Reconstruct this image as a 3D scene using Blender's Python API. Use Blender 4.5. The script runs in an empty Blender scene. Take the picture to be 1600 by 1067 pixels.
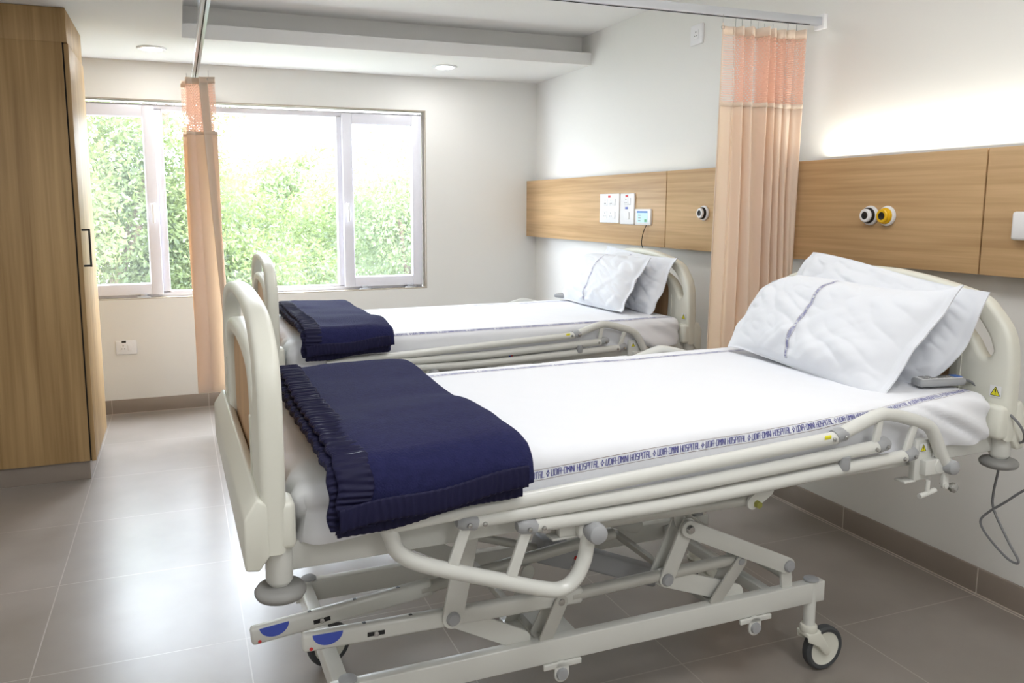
import bpy, bmesh, math, random
import numpy as np
from mathutils import Vector, Matrix, noise
C = bpy.context.scene.collection
SC = bpy.context.scene
PI = math.pi

# ------------------------------------------------------------------ camera
cam_d = bpy.data.cameras.new('camera'); cam = bpy.data.objects.new('camera', cam_d); C.objects.link(cam)
YAW, PITCH, ROLL, FPX = 0.35615, 0.13503, -0.00162, 1239.69
fw = Vector((math.sin(YAW)*math.cos(PITCH), math.cos(YAW)*math.cos(PITCH), -math.sin(PITCH)))
rt = Vector((math.cos(YAW), -math.sin(YAW), 0)); up = rt.cross(fw)
r2 = rt*math.cos(ROLL)+up*math.sin(ROLL); u2 = up*math.cos(ROLL)-rt*math.sin(ROLL)
cam.matrix_world = Matrix(((r2.x, u2.x, -fw.x, 0), (r2.y, u2.y, -fw.y, 0), (r2.z, u2.z, -fw.z, 1.3469), (0, 0, 0, 1)))
cam_d.sensor_width = 36; cam_d.lens = 36*FPX/1600
cam_d.shift_x = (800-742.67)/1600; cam_d.shift_y = -(533.5-490.06)/1600
cam_d.clip_start = .02; SC.camera = cam

# ------------------------------------------------------------------ world, lights, exposure
W = bpy.data.worlds.new('world'); SC.world = W; W.use_nodes = True
bg = W.node_tree.nodes['Background']; bg.inputs[0].default_value = (.80, .89, 1, 1); bg.inputs[1].default_value = 15.0
SC.view_settings.view_transform = 'Standard'; SC.view_settings.look = 'None'
SC.view_settings.gamma = 1; SC.view_settings.use_curve_mapping = False
SC.view_settings.exposure = 0.85
def area(name, loc, sx, sy, power, col=(1, 1, 1), rot=(0, 0, 0), portal=False, spread=PI):
    l = bpy.data.lights.new(name, 'AREA'); l.shape = 'RECTANGLE'; l.size = sx; l.size_y = sy; l.energy = power; l.color = col
    l.spread = spread
    o = bpy.data.objects.new(name, l); C.objects.link(o); o.location = loc; o.rotation_euler = rot
    if portal: l.cycles.is_portal = True
    return o
area('window_portal', (.49, 5.80, 1.38), 2.42, 1.28, 1, rot=(-PI/2, 0, 0), portal=True)
FILL_COL = (.97, .985, 1)
area('added_fill_light', (.95, .35, 2.425), .55, .55, 10, FILL_COL)  # this and the next five: invented fill lamps out of view, brightening the room
area('added_fill_light', (1.35, 1.9, 2.425), .55, .55, 4.5, FILL_COL)
area('added_fill_light', (1.2, 3.5, 2.425), .55, .55, 5, FILL_COL)
area('added_fill_light', (-.9, .9, 2.23), .55, .55, 6, FILL_COL)
area('added_fill_light', (-.9, 2.6, 2.23), .55, .55, 2, FILL_COL)
area('added_fill_light', (.95, -.9, 2.425), .55, .55, 11, FILL_COL)
area('downlight_lamp', (1.69, 5.112, 2.238), .10, .10, 1.4, (.97, .98, 1))
area('downlight_lamp', (-.094, 5.10, 2.238), .10, .10, 1.6, (1, .97, .93))
# strip lamps lying on top of the wall panels, shining up the wall
area('panel_strip_lamp', (2.525, 1.6, 1.545), .03, 2.1, 3.8, (1, .97, .88), rot=(PI, 0, 0))
area('panel_strip_lamp', (2.525, 4.5, 1.545), .03, 1.9, .12, (1, .93, .78), rot=(PI, 0, 0))
sun_d = None

# ------------------------------------------------------------------ materials
def lin(c): return tuple((x/12.92 if x <= .04045 else ((x+.055)/1.055)**2.4) for x in [v/255 for v in c])+(1,)
MATS = {}
def mat(name, col, rough=.5, metal=0, spec=.5, sheen=0, trans=0, coat=0, bump=None, var=None, emit=None):
    m = bpy.data.materials.new(name); m.use_nodes = True; nt = m.node_tree; b = nt.nodes['Principled BSDF']
    c = lin(col); b.inputs['Base Color'].default_value = c; b.inputs['Roughness'].default_value = rough
    b.inputs['Metallic'].default_value = metal; b.inputs['Specular IOR Level'].default_value = spec
    b.inputs['Sheen Weight'].default_value = sheen; b.inputs['Coat Weight'].default_value = coat
    tc = nt.nodes.new('ShaderNodeTexCoord')
    if var:                                     # (scale, amount, stretch)
        mp = nt.nodes.new('ShaderNodeMapping'); mp.inputs['Scale'].default_value = var[2]
        n = nt.nodes.new('ShaderNodeTexNoise'); n.inputs['Scale'].default_value = var[0]; n.inputs['Detail'].default_value = 6
        mx = nt.nodes.new('ShaderNodeMix'); mx.data_type = 'RGBA'
        mx.inputs[6].default_value = tuple(x*(1-var[1]) for x in c[:3])+(1,); mx.inputs[7].default_value = tuple(min(1, x*(1+var[1])) for x in c[:3])+(1,)
        nt.links.new(tc.outputs['Object'], mp.inputs[0]); nt.links.new(mp.outputs[0], n.inputs[0])
        nt.links.new(n.outputs[0], mx.inputs[0]); nt.links.new(mx.outputs[2], b.inputs['Base Color'])
    if bump:                                    # (scale, strength, distance)
        n = nt.nodes.new('ShaderNodeTexNoise'); n.inputs['Scale'].default_value = bump[0]; n.inputs['Detail'].default_value = 5
        bp = nt.nodes.new('ShaderNodeBump'); bp.inputs['Strength'].default_value = bump[1]; bp.inputs['Distance'].default_value = bump[2]
        nt.links.new(tc.outputs['Object'], n.inputs[0]); nt.links.new(n.outputs[0], bp.inputs['Height']); nt.links.new(bp.outputs[0], b.inputs['Normal'])
    if trans:
        out = nt.nodes['Material Output']; t = nt.nodes.new('ShaderNodeBsdfTranslucent'); t.inputs[0].default_value = lin(trans[1])
        ms = nt.nodes.new('ShaderNodeMixShader'); ms.inputs[0].default_value = trans[0]
        nt.links.new(b.outputs[0], ms.inputs[1]); nt.links.new(t.outputs[0], ms.inputs[2]); nt.links.new(ms.outputs[0], out.inputs[0])
    if emit:
        b.inputs['Emission Color'].default_value = emit[0]+(1,); b.inputs['Emission Strength'].default_value = emit[1]
    MATS[name] = m; return m
def wood(name, c1, c2, axis, scale=1.0, rough=.45):
    m = bpy.data.materials.new(name); m.use_nodes = True; nt = m.node_tree; b = nt.nodes['Principled BSDF']; b.inputs['Roughness'].default_value = rough
    tc = nt.nodes.new('ShaderNodeTexCoord'); mp = nt.nodes.new('ShaderNodeMapping')
    s = [55*scale]*3; s[axis] = 1.3*scale; mp.inputs['Scale'].default_value = s
    n = nt.nodes.new('ShaderNodeTexNoise'); n.inputs['Scale'].default_value = 1; n.inputs['Detail'].default_value = 7; n.inputs['Distortion'].default_value = .4
    mp2 = nt.nodes.new('ShaderNodeMapping'); s2 = [9*scale]*3; s2[axis] = .5*scale; mp2.inputs['Scale'].default_value = s2
    n2 = nt.nodes.new('ShaderNodeTexNoise'); n2.inputs['Scale'].default_value = 1; n2.inputs['Detail'].default_value = 3; n2.inputs['Distortion'].default_value = 1.0
    ad = nt.nodes.new('ShaderNodeMath'); ad.operation = 'MULTIPLY_ADD'; ad.inputs[1].default_value = .45
    r = nt.nodes.new('ShaderNodeValToRGB'); r.color_ramp.elements[0].position = .34; r.color_ramp.elements[1].position = .62
    mlt = nt.nodes.new('ShaderNodeMath'); mlt.operation = 'MULTIPLY'; mlt.inputs[1].default_value = .55
    r.color_ramp.elements[0].color = lin(c2); r.color_ramp.elements[1].color = lin(c1)
    L = nt.links.new
    L(tc.outputs['Object'], mp.inputs[0]); L(mp.outputs[0], n.inputs[0]); L(tc.outputs['Object'], mp2.inputs[0]); L(mp2.outputs[0], n2.inputs[0])
    L(n.outputs[0], ad.inputs[0]); L(n2.outputs[0], mlt.inputs[0]); L(mlt.outputs[0], ad.inputs[2]); L(ad.outputs[0], r.inputs[0]); L(r.outputs[0], b.inputs['Base Color'])
    bp = nt.nodes.new('ShaderNodeBump'); bp.inputs['Strength'].default_value = .08; bp.inputs['Distance'].default_value = .001; L(n.outputs[0], bp.inputs['Height']); L(bp.outputs[0], b.inputs['Normal'])
    MATS[name] = m; return m
mat('wall_paint', (234, 233, 229), .55, bump=(180, .05, .0006))
mat('ceiling_paint', (236, 235, 233), .7)
mat('paint_metal', (217, 217, 211), .32, coat=.2)
mat('plastic_cream', (224, 223, 211), .38)
mat('inner_metal', (194, 193, 186), .35, metal=.15)
mat('grey_rubber', (142, 141, 138), .5)
mat('dark_rubber', (70, 72, 74), .6)
mat('grey_plastic', (165, 166, 168), .45)
mat('steel', (190, 190, 188), .25, metal=1)
mat('brass', (170, 170, 95), .35, metal=.7)
mat('mattress_vinyl', (170, 175, 178), .5)
mat('sheet_cotton', (236, 237, 241), .85, spec=.2, bump=(900, .1, .0004))
mat('pillow_cotton', (230, 232, 237), .85, spec=.2, bump=(700, .12, .0005))
mat('print_blue', (62, 62, 150), .8)
mat('print_line', (120, 95, 80), .8)
mat('fleece_navy', (41, 42, 78), .95, spec=.05, sheen=.04, bump=(260, .7, .004), var=(60, .25, (1, 1, 1)))
mat('satin_navy', (28, 27, 57), .58, spec=.18)
mat('curtain_cloth', (250, 240, 230), .75, spec=.2, trans=(.5, (255, 236, 212)))
mat('curtain_hem', (244, 228, 210), .75, spec=.2, trans=(.2, (240, 200, 160)))
mat('white_plastic', (240, 240, 242), .3)
mat('upvc', (238, 238, 248), .3)
mat('red_label', (215, 60, 60), .5)
mat('blue_label', (70, 90, 190), .5)
mat('sticker_white', (235, 235, 235), .5)
mat('yellow_label', (235, 225, 40), .5)
mat('yellow_port', (240, 190, 20), .35)
mat('black', (22, 22, 24), .4)
mat('dark_gap', (30, 24, 18), .8)
mat('screen', (175, 205, 215), .2, emit=((.45, .65, .72), .35))
mat('screen_blue', (70, 120, 210), .2)
mat('screen_green', (110, 175, 130), .3)
mat('red_dot', (200, 30, 20), .4)
mat('cable_grey', (120, 120, 122), .5)
mat('skirting_tile', (150, 138, 128), .4, var=(6, .1, (1, 1, 1)))
mat('grout', (205, 195, 185), .7)
mat('aluminium', (205, 208, 215), .3, metal=.6)
mat('bark', (90, 75, 60), .9, bump=(30, .6, .02))
mat('grey_ground', (135, 135, 120), .95, var=(3, .3, (1, 1, 1)))  # concrete grey ground, chosen so its bounce does not tint the ceiling green
mat('lamp_glow', (255, 255, 255), .5, emit=((1, .98, .94), 20))
mat('reveal', (178, 168, 152), .8, bump=(60, .4, .004))
wood('wood_panel', (212, 177, 132), (174, 138, 94), 1)
wood('wood_cabinet', (184, 152, 106), (142, 111, 68), 2, .8, .5)
wood('wood_insert', (206, 170, 132), (176, 138, 100), 2)
def leafmat(name, c1, c2, tr):
    m = bpy.data.materials.new(name); m.use_nodes = True; nt = m.node_tree; b = nt.nodes['Principled BSDF']; b.inputs['Roughness'].default_value = .5
    oi = nt.nodes.new('ShaderNodeTexCoord'); n = nt.nodes.new('ShaderNodeTexNoise'); n.inputs['Scale'].default_value = 3.5; n.inputs['Detail'].default_value = 8
    r = nt.nodes.new('ShaderNodeValToRGB'); r.color_ramp.elements[0].color = lin(c2); r.color_ramp.elements[1].color = lin(c1)
    r.color_ramp.elements[0].position = .35; r.color_ramp.elements[1].position = .65
    nt.links.new(oi.outputs['Object'], n.inputs[0]); nt.links.new(n.outputs[0], r.inputs[0]); nt.links.new(r.outputs[0], b.inputs['Base Color'])
    t = nt.nodes.new('ShaderNodeBsdfTranslucent'); t.inputs[0].default_value = lin(tr); ms = nt.nodes.new('ShaderNodeMixShader'); ms.inputs[0].default_value = .45
    nt.links.new(b.outputs[0], ms.inputs[1]); nt.links.new(t.outputs[0], ms.inputs[2]); nt.links.new(ms.outputs[0], nt.nodes['Material Output'].inputs[0])
    MATS[name] = m
leafmat('leaf_dark', (106, 116, 74), (56, 70, 50), (108, 122, 66))
leafmat('leaf_light', (118, 128, 88), (80, 98, 70), (124, 140, 84))
# floor tiles
m = bpy.data.materials.new('floor_tile'); m.use_nodes = True; nt = m.node_tree; b = nt.nodes['Principled BSDF']; L = nt.links.new
tc = nt.nodes.new('ShaderNodeTexCoord'); sp = nt.nodes.new('ShaderNodeSeparateXYZ'); L(tc.outputs['Object'], sp.inputs[0])
def edge(out, off):
    a = nt.nodes.new('ShaderNodeMath'); a.operation = 'SUBTRACT'; a.inputs[1].default_value = off; L(out, a.inputs[0])
    d = nt.nodes.new('ShaderNodeMath'); d.operation = 'DIVIDE'; d.inputs[1].default_value = .6; L(a.outputs[0], d.inputs[0])
    f = nt.nodes.new('ShaderNodeMath'); f.operation = 'FRACT'; L(d.outputs[0], f.inputs[0])
    g = nt.nodes.new('ShaderNodeMath'); g.operation = 'PINGPONG'; g.inputs[1].default_value = .5; L(f.outputs[0], g.inputs[0])
    l = nt.nodes.new('ShaderNodeMath'); l.operation = 'LESS_THAN'; l.inputs[1].default_value = .0032; L(g.outputs[0], l.inputs[0]); return l
ex = edge(sp.outputs[0], -.4624); ey = edge(sp.outputs[1], 3.641)
mxx = nt.nodes.new('ShaderNodeMath'); mxx.operation = 'MAXIMUM'; L(ex.outputs[0], mxx.inputs[0]); L(ey.outputs[0], mxx.inputs[1])
n = nt.nodes.new('ShaderNodeTexNoise'); n.inputs['Scale'].default_value = 2.6; n.inputs['Detail'].default_value = 4; n.inputs['Roughness'].default_value = .5
L(tc.outputs['Object'], n.inputs[0])
rp = nt.nodes.new('ShaderNodeValToRGB'); rp.color_ramp.elements[0].position = .2; rp.color_ramp.elements[1].position = .8
rp.color_ramp.elements[0].color = lin((134, 126, 117)); rp.color_ramp.elements[1].color = lin((160, 152, 145)); L(n.outputs[0], rp.inputs[0])
mx = nt.nodes.new('ShaderNodeMix'); mx.data_type = 'RGBA'; L(mxx.outputs[0], mx.inputs[0]); L(rp.outputs[0], mx.inputs[6]); mx.inputs[7].default_value = lin((176, 168, 162)); L(mx.outputs[2], b.inputs['Base Color'])
rr = nt.nodes.new('ShaderNodeMapRange'); rr.inputs[1].default_value = .3; rr.inputs[2].default_value = .7; rr.inputs[3].default_value = .22; rr.inputs[4].default_value = .36
b.inputs['Roughness'].default_value = .31
bp = nt.nodes.new('ShaderNodeBump'); bp.inputs['Strength'].default_value = .25; bp.inputs['Distance'].default_value = .002; bp.invert = True; L(mxx.outputs[0], bp.inputs['Height']); L(bp.outputs[0], b.inputs['Normal'])
b.inputs['Specular IOR Level'].default_value = .85
MATS['floor_tile'] = m
# window glass: clear thin pane with reflection
def glassmat(name, haze):
    m = bpy.data.materials.new(name); m.use_nodes = True; nt = m.node_tree; nt.nodes.remove(nt.nodes['Principled BSDF'])
    t = nt.nodes.new('ShaderNodeBsdfTransparent'); g = nt.nodes.new('ShaderNodeBsdfGlossy'); g.inputs['Roughness'].default_value = .02
    d = nt.nodes.new('ShaderNodeBsdfTranslucent'); d.inputs[0].default_value = (.95, .97, 1, 1)
    m1 = nt.nodes.new('ShaderNodeMixShader'); m1.inputs[0].default_value = .05; m2 = nt.nodes.new('ShaderNodeMixShader'); m2.inputs[0].default_value = haze
    nt.links.new(t.outputs[0], m1.inputs[1]); nt.links.new(g.outputs[0], m1.inputs[2]); nt.links.new(m1.outputs[0], m2.inputs[1]); nt.links.new(d.outputs[0], m2.inputs[2])
    nt.links.new(m2.outputs[0], nt.nodes['Material Output'].inputs[0]); MATS[name] = m
glassmat('glass_clear', .003); glassmat('glass_sash', .010)
# curtain net: honeycomb holes from UV
m = bpy.data.materials.new('curtain_net'); m.use_nodes = True; nt = m.node_tree; b = nt.nodes['Principled BSDF']; L = nt.links.new
b.inputs['Base Color'].default_value = lin((246, 206, 186)); b.inputs['Roughness'].default_value = .8
tc = nt.nodes.new('ShaderNodeUVMap'); br = nt.nodes.new('ShaderNodeTexBrick'); br.inputs['Scale'].default_value = 1; br.inputs['Brick Width'].default_value = .011; br.inputs['Row Height'].default_value = .009
br.inputs['Mortar Size'].default_value = .0014; br.inputs['Mortar Smooth'].default_value = 0
br.inputs['Color1'].default_value = (1, 1, 1, 1); br.inputs['Color2'].default_value = (1, 1, 1, 1); br.inputs['Mortar'].default_value = (0, 0, 0, 1)
L(tc.outputs[0], br.inputs[0]); tp = nt.nodes.new('ShaderNodeBsdfTransparent'); ms = nt.nodes.new('ShaderNodeMixShader')
t = nt.nodes.new('ShaderNodeBsdfTranslucent'); t.inputs[0].default_value = lin((252, 216, 196)); ms0 = nt.nodes.new('ShaderNodeMixShader'); ms0.inputs[0].default_value = .4
L(b.outputs[0], ms0.inputs[1]); L(t.outputs[0], ms0.inputs[2]); L(br.outputs['Color'], ms.inputs[0]); L(ms0.outputs[0], ms.inputs[1]); L(tp.outputs[0], ms.inputs[2]); L(ms.outputs[0], nt.nodes['Material Output'].inputs[0])
MATS['curtain_net'] = m

# ------------------------------------------------------------------ mesh builder
class MB:
    def __init__(s): s.v = []; s.f = []; s.uv = {}
    def add(s, vs, fs):
        o = len(s.v); s.v += [Vector(p) for p in vs]; s.f += [tuple(i+o for i in f) for f in fs]
    def box(s, x0, y0, z0, x1, y1, z1):
        s.add([(x0, y0, z0), (x1, y0, z0), (x1, y1, z0), (x0, y1, z0), (x0, y0, z1), (x1, y0, z1), (x1, y1, z1), (x0, y1, z1)],
              [(0, 3, 2, 1), (4, 5, 6, 7), (0, 1, 5, 4), (1, 2, 6, 5), (2, 3, 7, 6), (3, 0, 4, 7)]); return s
    def obox(s, c, ax, ay, az):      # oriented box: centre and three half-axis vectors
        c, ax, ay, az = map(Vector, (c, ax, ay, az)); p = [c+ax*i+ay*j+az*k for k in (-1, 1) for i, j in ((-1, -1), (1, -1), (1, 1), (-1, 1))]
        s.add(p, [(0, 3, 2, 1), (4, 5, 6, 7), (0, 1, 5, 4), (1, 2, 6, 5), (2, 3, 7, 6), (3, 0, 4, 7)]); return s
    def ring(s, pts, rad, seg=14, cap=True, closed=False):
        pts = [Vector(p) for p in pts]; n = len(pts); o = len(s.v)
        if not hasattr(rad, '__len__'): rad = [rad]*n
        T = [((pts[(i+1) % n] if closed or i < n-1 else pts[i])-(pts[i-1] if closed or i > 0 else pts[i])).normalized() for i in range(n)]
        a = Vector((0, 0, 1)) if abs(T[0].z) < .9 else Vector((1, 0, 0)); N = (a-T[0]*a.dot(T[0])).normalized()
        for i in range(n):
            N = (N-T[i]*N.dot(T[i])).normalized(); Bn = T[i].cross(N)
            for k in range(seg):
                t = 2*PI*k/seg; s.v.append(pts[i]+(N*math.cos(t)+Bn*math.sin(t))*rad[i])
        for i in range(n if closed else n-1):
            j = (i+1) % n
            for k in range(seg): s.f.append((o+i*seg+k, o+i*seg+(k+1) % seg, o+j*seg+(k+1) % seg, o+j*seg+k))
        if cap and not closed:
            s.f.append(tuple(o+k for k in reversed(range(seg)))); s.f.append(tuple(o+(n-1)*seg+k for k in range(seg)))
        return s
    def cyl(s, p, q, r, r1=None, seg=20): return s.ring([p, q], [r, r if r1 is None else r1], seg)
    def tube(s, pts, r, sub=6, seg=14): return s.ring(smooth(pts, sub), r, seg)
    def lathe(s, prof, o, ax, seg=24, cap=True):    # prof = (radius, height) pairs along axis
        c = Vector(o); ax = Vector(ax).normalized(); a = Vector((0, 0, 1)) if abs(ax.z) < .9 else Vector((1, 0, 0)); N = (a-ax*a.dot(ax)).normalized(); Bn = ax.cross(N); o = len(s.v); n = len(prof)
        for r, h in prof:
            for k in range(seg): t = 2*PI*k/seg; s.v.append(c+ax*h+(N*math.cos(t)+Bn*math.sin(t))*max(r, 1e-4))
        for i in range(n-1):
            for k in range(seg): s.f.append((o+i*seg+k, o+i*seg+(k+1) % seg, o+(i+1)*seg+(k+1) % seg, o+(i+1)*seg+k))
        if cap: s.f.append(tuple(o+k for k in reversed(range(seg)))); s.f.append(tuple(o+(n-1)*seg+k for k in range(seg)))
        return s
    def bar(s, p, q, w, t, n=(0, 1, 0), seg=8):      # link plate with rounded ends, w wide, t thick along n
        p, q, n = Vector(p), Vector(q), Vector(n).normalized(); d = (q-p).normalized(); e = n.cross(d); o = len(s.v); ol = []
        for k in range(seg+1): a = PI/2+PI*k/seg; ol.append(p+(d*math.cos(a)+e*math.sin(a))*w/2)
        for k in range(seg+1): a = -PI/2+PI*k/seg; ol.append(q+(d*math.cos(a)+e*math.sin(a))*w/2)
        m = len(ol); s.v += [x-n*t/2 for x in ol]+[x+n*t/2 for x in ol]
        s.f.append(tuple(o+i for i in reversed(range(m)))); s.f.append(tuple(o+m+i for i in range(m)))
        for i in range(m): j = (i+1) % m; s.f.append((o+i, o+j, o+m+j, o+m+i))
        return s
    def prism(s, ol, n):          # planar outline list of 3D points extruded by vector n
        o = len(s.v); n = Vector(n); m = len(ol); s.v += [Vector(x) for x in ol]+[Vector(x)+n for x in ol]
        s.f.append(tuple(o+i for i in reversed(range(m)))); s.f.append(tuple(o+m+i for i in range(m)))
        for i in range(m): j = (i+1) % m; s.f.append((o+i, o+j, o+m+j, o+m+i))
        return s
    def grid(s, nu, nv, f, closed_v=False, uvf=None):
        o = len(s.v)
        for i in range(nu+1):
            for j in range(nv+1-(1 if closed_v else 0)):
                s.v.append(Vector(f(i/nu, j/nv)))
                if uvf: s.uv[len(s.v)-1] = uvf(i/nu, j/nv)
        w = nv if closed_v else nv+1
        for i in range(nu):
            for j in range(nv): s.f.append((o+i*w+j, o+(i+1)*w+j, o+(i+1)*w+(j+1) % w, o+i*w+(j+1) % w))
        return s
    def build(s, name, mt, parent=None, org=(0, 0, 0), bevel=0, angle=38, flat=False, solid=0, M=None):
        me = bpy.data.meshes.new(name); O = Vector(org)
        me.from_pydata([tuple(p-O) for p in s.v], [], s.f); me.materials.append(MATS[mt])
        bm = bmesh.new(); bm.from_mesh(me); bmesh.ops.recalc_face_normals(bm, faces=bm.faces)
        for f in bm.faces: f.smooth = not flat
        ca = math.radians(angle)
        for e in bm.edges:
            if len(e.link_faces) == 2 and e.calc_face_angle(0) > ca: e.smooth = False
        bm.to_mesh(me); bm.free()
        if s.uv:
            ul = me.uv_layers.new(name='UVMap')
            for lp in me.loops: ul.data[lp.index].uv = s.uv.get(lp.vertex_index, (0, 0))
        ob = bpy.data.objects.new(name, me); C.objects.link(ob)
        if bevel:
            md = ob.modifiers.new('bevel', 'BEVEL'); md.width = bevel; md.segments = 2; md.limit_method = 'ANGLE'; md.harden_normals = False
            for p in me.polygons: p.use_smooth = True
            for e in me.edges: e.use_edge_sharp = False
        if solid:
            md = ob.modifiers.new('solid', 'SOLIDIFY'); md.thickness = solid; md.offset = 0
        if parent is not None: ob.parent = parent
        if M is not None: ob.matrix_world = M @ Matrix.Translation(O)
        elif parent is None: ob.location = O
        return ob
def smooth(pts, sub=6):
    P = [Vector(p) for p in pts]; out = []
    if len(P) < 3: return P
    for i in range(len(P)-1):
        a = P[max(i-1, 0)]; b_ = P[i]; c = P[i+1]; d = P[min(i+2, len(P)-1)]
        for k in range(sub):
            t = k/sub; out.append(.5*((2*b_)+(c-a)*t+(2*a-5*b_+4*c-d)*t*t+(3*b_-a-3*c+d)*t**3))
    return out+[P[-1]]
def tag(o, label=None, cat=None, group=None, kind=None):
    for k, v in (('label', label), ('category', cat), ('group', group), ('kind', kind)):
        if v: o[k] = v
    return o
def empty(name, loc=(0, 0, 0), rz=0):
    o = bpy.data.objects.new(name, None); o.empty_display_size = .1; C.objects.link(o); o.location = loc; o.rotation_euler = (0, 0, rz); return o
def copy_tree(o, parent=None, kids=None):
    c = o.copy(); C.objects.link(c)
    if parent is not None: c.parent = parent
    for ch in [x for x in bpy.data.objects if x.parent == o]: copy_tree(ch, c)
    return c
def interp(x, xs, ys):
    return float(np.interp(x, xs, ys))
def curve_board(name, mt, outer, holes, thick, bev, parent, u):
    """board standing in the v-z plane at lengthwise place u, with rounded edges and real openings"""
    cu = bpy.data.curves.new(name, 'CURVE'); cu.dimensions = '2D'; cu.fill_mode = 'BOTH'; cu.extrude = thick/2-bev; cu.bevel_depth = bev; cu.bevel_resolution = 3; cu.offset = -bev
    for pts in [outer]+holes:
        sp_ = cu.splines.new('POLY'); sp_.points.add(len(pts)-1); sp_.use_cyclic_u = True
        for i, p in enumerate(pts): sp_.points[i].co = (p[0], p[1], 0, 1)
    o = bpy.data.objects.new('tmp', cu); C.objects.link(o); dg = bpy.context.evaluated_depsgraph_get(); dg.update()
    me = bpy.data.meshes.new_from_object(o.evaluated_get(dg)); bpy.data.objects.remove(o)
    me.name = name; me.materials.clear(); me.materials.append(MATS[mt])
    for v in me.vertices: x, y, z = v.co; v.co = (u+z, x, y)
    bm = bmesh.new(); bm.from_mesh(me); bmesh.ops.remove_doubles(bm, verts=bm.verts, dist=1e-5); bmesh.ops.recalc_face_normals(bm, faces=bm.faces)
    for f in bm.faces: f.smooth = True
    for e in bm.edges:
        if len(e.link_faces) == 2 and e.calc_face_angle(0) > .5: e.smooth = False
    bm.to_mesh(me); bm.free()
    ob = bpy.data.objects.new(name, me); C.objects.link(ob); ob.parent = parent; return ob

# ------------------------------------------------------------------ room shell
XW, YB, ZL, ZH = 2.568, 5.57, 2.2535, 2.45
XL, YF = -2.0, -1.6
WX0, WX1, WZ0, WZ1 = -.74, 1.695, .748, 2.022
def S(o): o['kind'] = 'structure'; return o
S(MB().box(XL-.2, YF-.2, -.15, XW+.2, YB+.25, 0).build('floor', 'floor_tile'))
S(MB().box(XW, YF-.2, 0, XW+.2, YB+.25, ZH+.2).build('wall_right', 'wall_paint'))
S(MB().box(XL-.2, YF-.2, 0, XL, YB+.25, ZH+.2).build('wall_left', 'wall_paint'))
S(MB().box(XL, YF-.2, 0, XW, YF, ZH+.2).build('wall_front', 'wall_paint'))
wb = MB(); wb.box(XL, YB, 0, XW, YB+.22, WZ0); wb.box(XL, YB, WZ1, XW, YB+.22, ZH+.2)
wb.box(XL, YB, WZ0, WX0, YB+.22, WZ1); wb.box(WX1, YB, WZ0, XW, YB+.22, WZ1); S(wb.build('wall_back', 'wall_paint'))
TX, TY = .067, 4.735
cl = MB()
cl.box(XL, YF, ZL, TX, YB, ZH+.3)                                   # low ceiling on the left
cl.box(TX, TY, ZL, XW, YB, 2.331); cl.box(TX, TY+.13, 2.331, XW, YB, ZH+.3)   # low band by the window with a ledge above it
cl.box(TX, YF, ZH, XW, TY+.13, ZH+.3)
S(cl.build('ceiling', 'ceiling_paint'))
# rough plastered reveal of the window, top and right side
rv = MB(); rv.box(WX0, YB+.002, WZ1-.006, WX1, YB+.10, WZ1); rv.box(WX1-.006, YB+.002, WZ0, WX1, YB+.10, WZ1); rv.box(WX0, YB+.002, WZ0, WX1, YB+.10, WZ0+.006)
S(rv.build('trim_1', 'reveal'))
# skirting
def skirting(name, horiz, a0, a1, pos, joints):
    m = MB(); g = MB()
    if horiz: m.box(a0, pos-.012, 0, a1, pos, .092)
    else: m.box(pos-.012, a0, 0, pos, a1, .092)
    o = S(m.build(name, 'skirting_tile', bevel=.0015))
    for j in joints:
        if horiz: g.box(j-.0015, pos-.0135, .001, j+.0015, pos-.011, .0925)
        else: g.box(pos-.0135, j-.0015, .001, pos-.011, j+.0015, .0925)
    if horiz: g.box(a0, pos-.017, 0, a1, pos-.011, .0016)
    else: g.box(pos-.032, a0, 0, pos-.028, a1, .0012); g.box(pos-.017, a0, 0, pos-.011, a1, .0016)
    g.build('grout_line', 'grout', parent=o)
skirting('baseboard_back', True, XL, XW, YB, [-.4624+.6*i for i in range(-2, 6)])
skirting('baseboard_right', False, YF, YB-.012, XW, [2.446-.6*i for i in range(-5, 7)])
skirting('baseboard_front', True, XL, XW, YF+.012, [])
# window
def frame_rect(m, x0, z0, x1, z1, w, y0, y1):
    m.box(x0, y0, z0, x0+w, y1, z1); m.box(x1-w, y0, z0, x1, y1, z1); m.box(x0+w, y0, z0, x1-w, y1, z0+w); m.box(x0+w, y0, z1-w, x1-w, y1, z1)
yf = YB+.05
wroot = empty('window_1', ((WX0+WX1)/2, yf, WZ0)); S(wroot)
def wp(m, name, mt, par=None, bevel=.003, **k):
    o = m.build(name, mt, bevel=bevel, **k)
    o.parent = par or wroot; o.matrix_parent_inverse = (par.matrix_world if par else Matrix.Translation(wroot.location)).inverted() if par is None else Matrix.Identity(4)
    return o
fr = MB(); frame_rect(fr, WX0+.004, WZ0+.004, WX1-.018, WZ1-.022, .038, yf+.012, yf+.075)
fr.box(-.114, yf+.012, WZ0+.03, -.067, yf+.075, WZ1-.05); fr.box(1.062, yf+.012, WZ0+.03, 1.112, yf+.075, WZ1-.05)
wp(fr, 'window_frame', 'upvc')
gp = MB(); gp.box(-.07, yf+.045, WZ0+.035, 1.065, yf+.051, WZ1-.05); wp(gp, 'window_pane', 'glass_clear', bevel=0)
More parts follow.
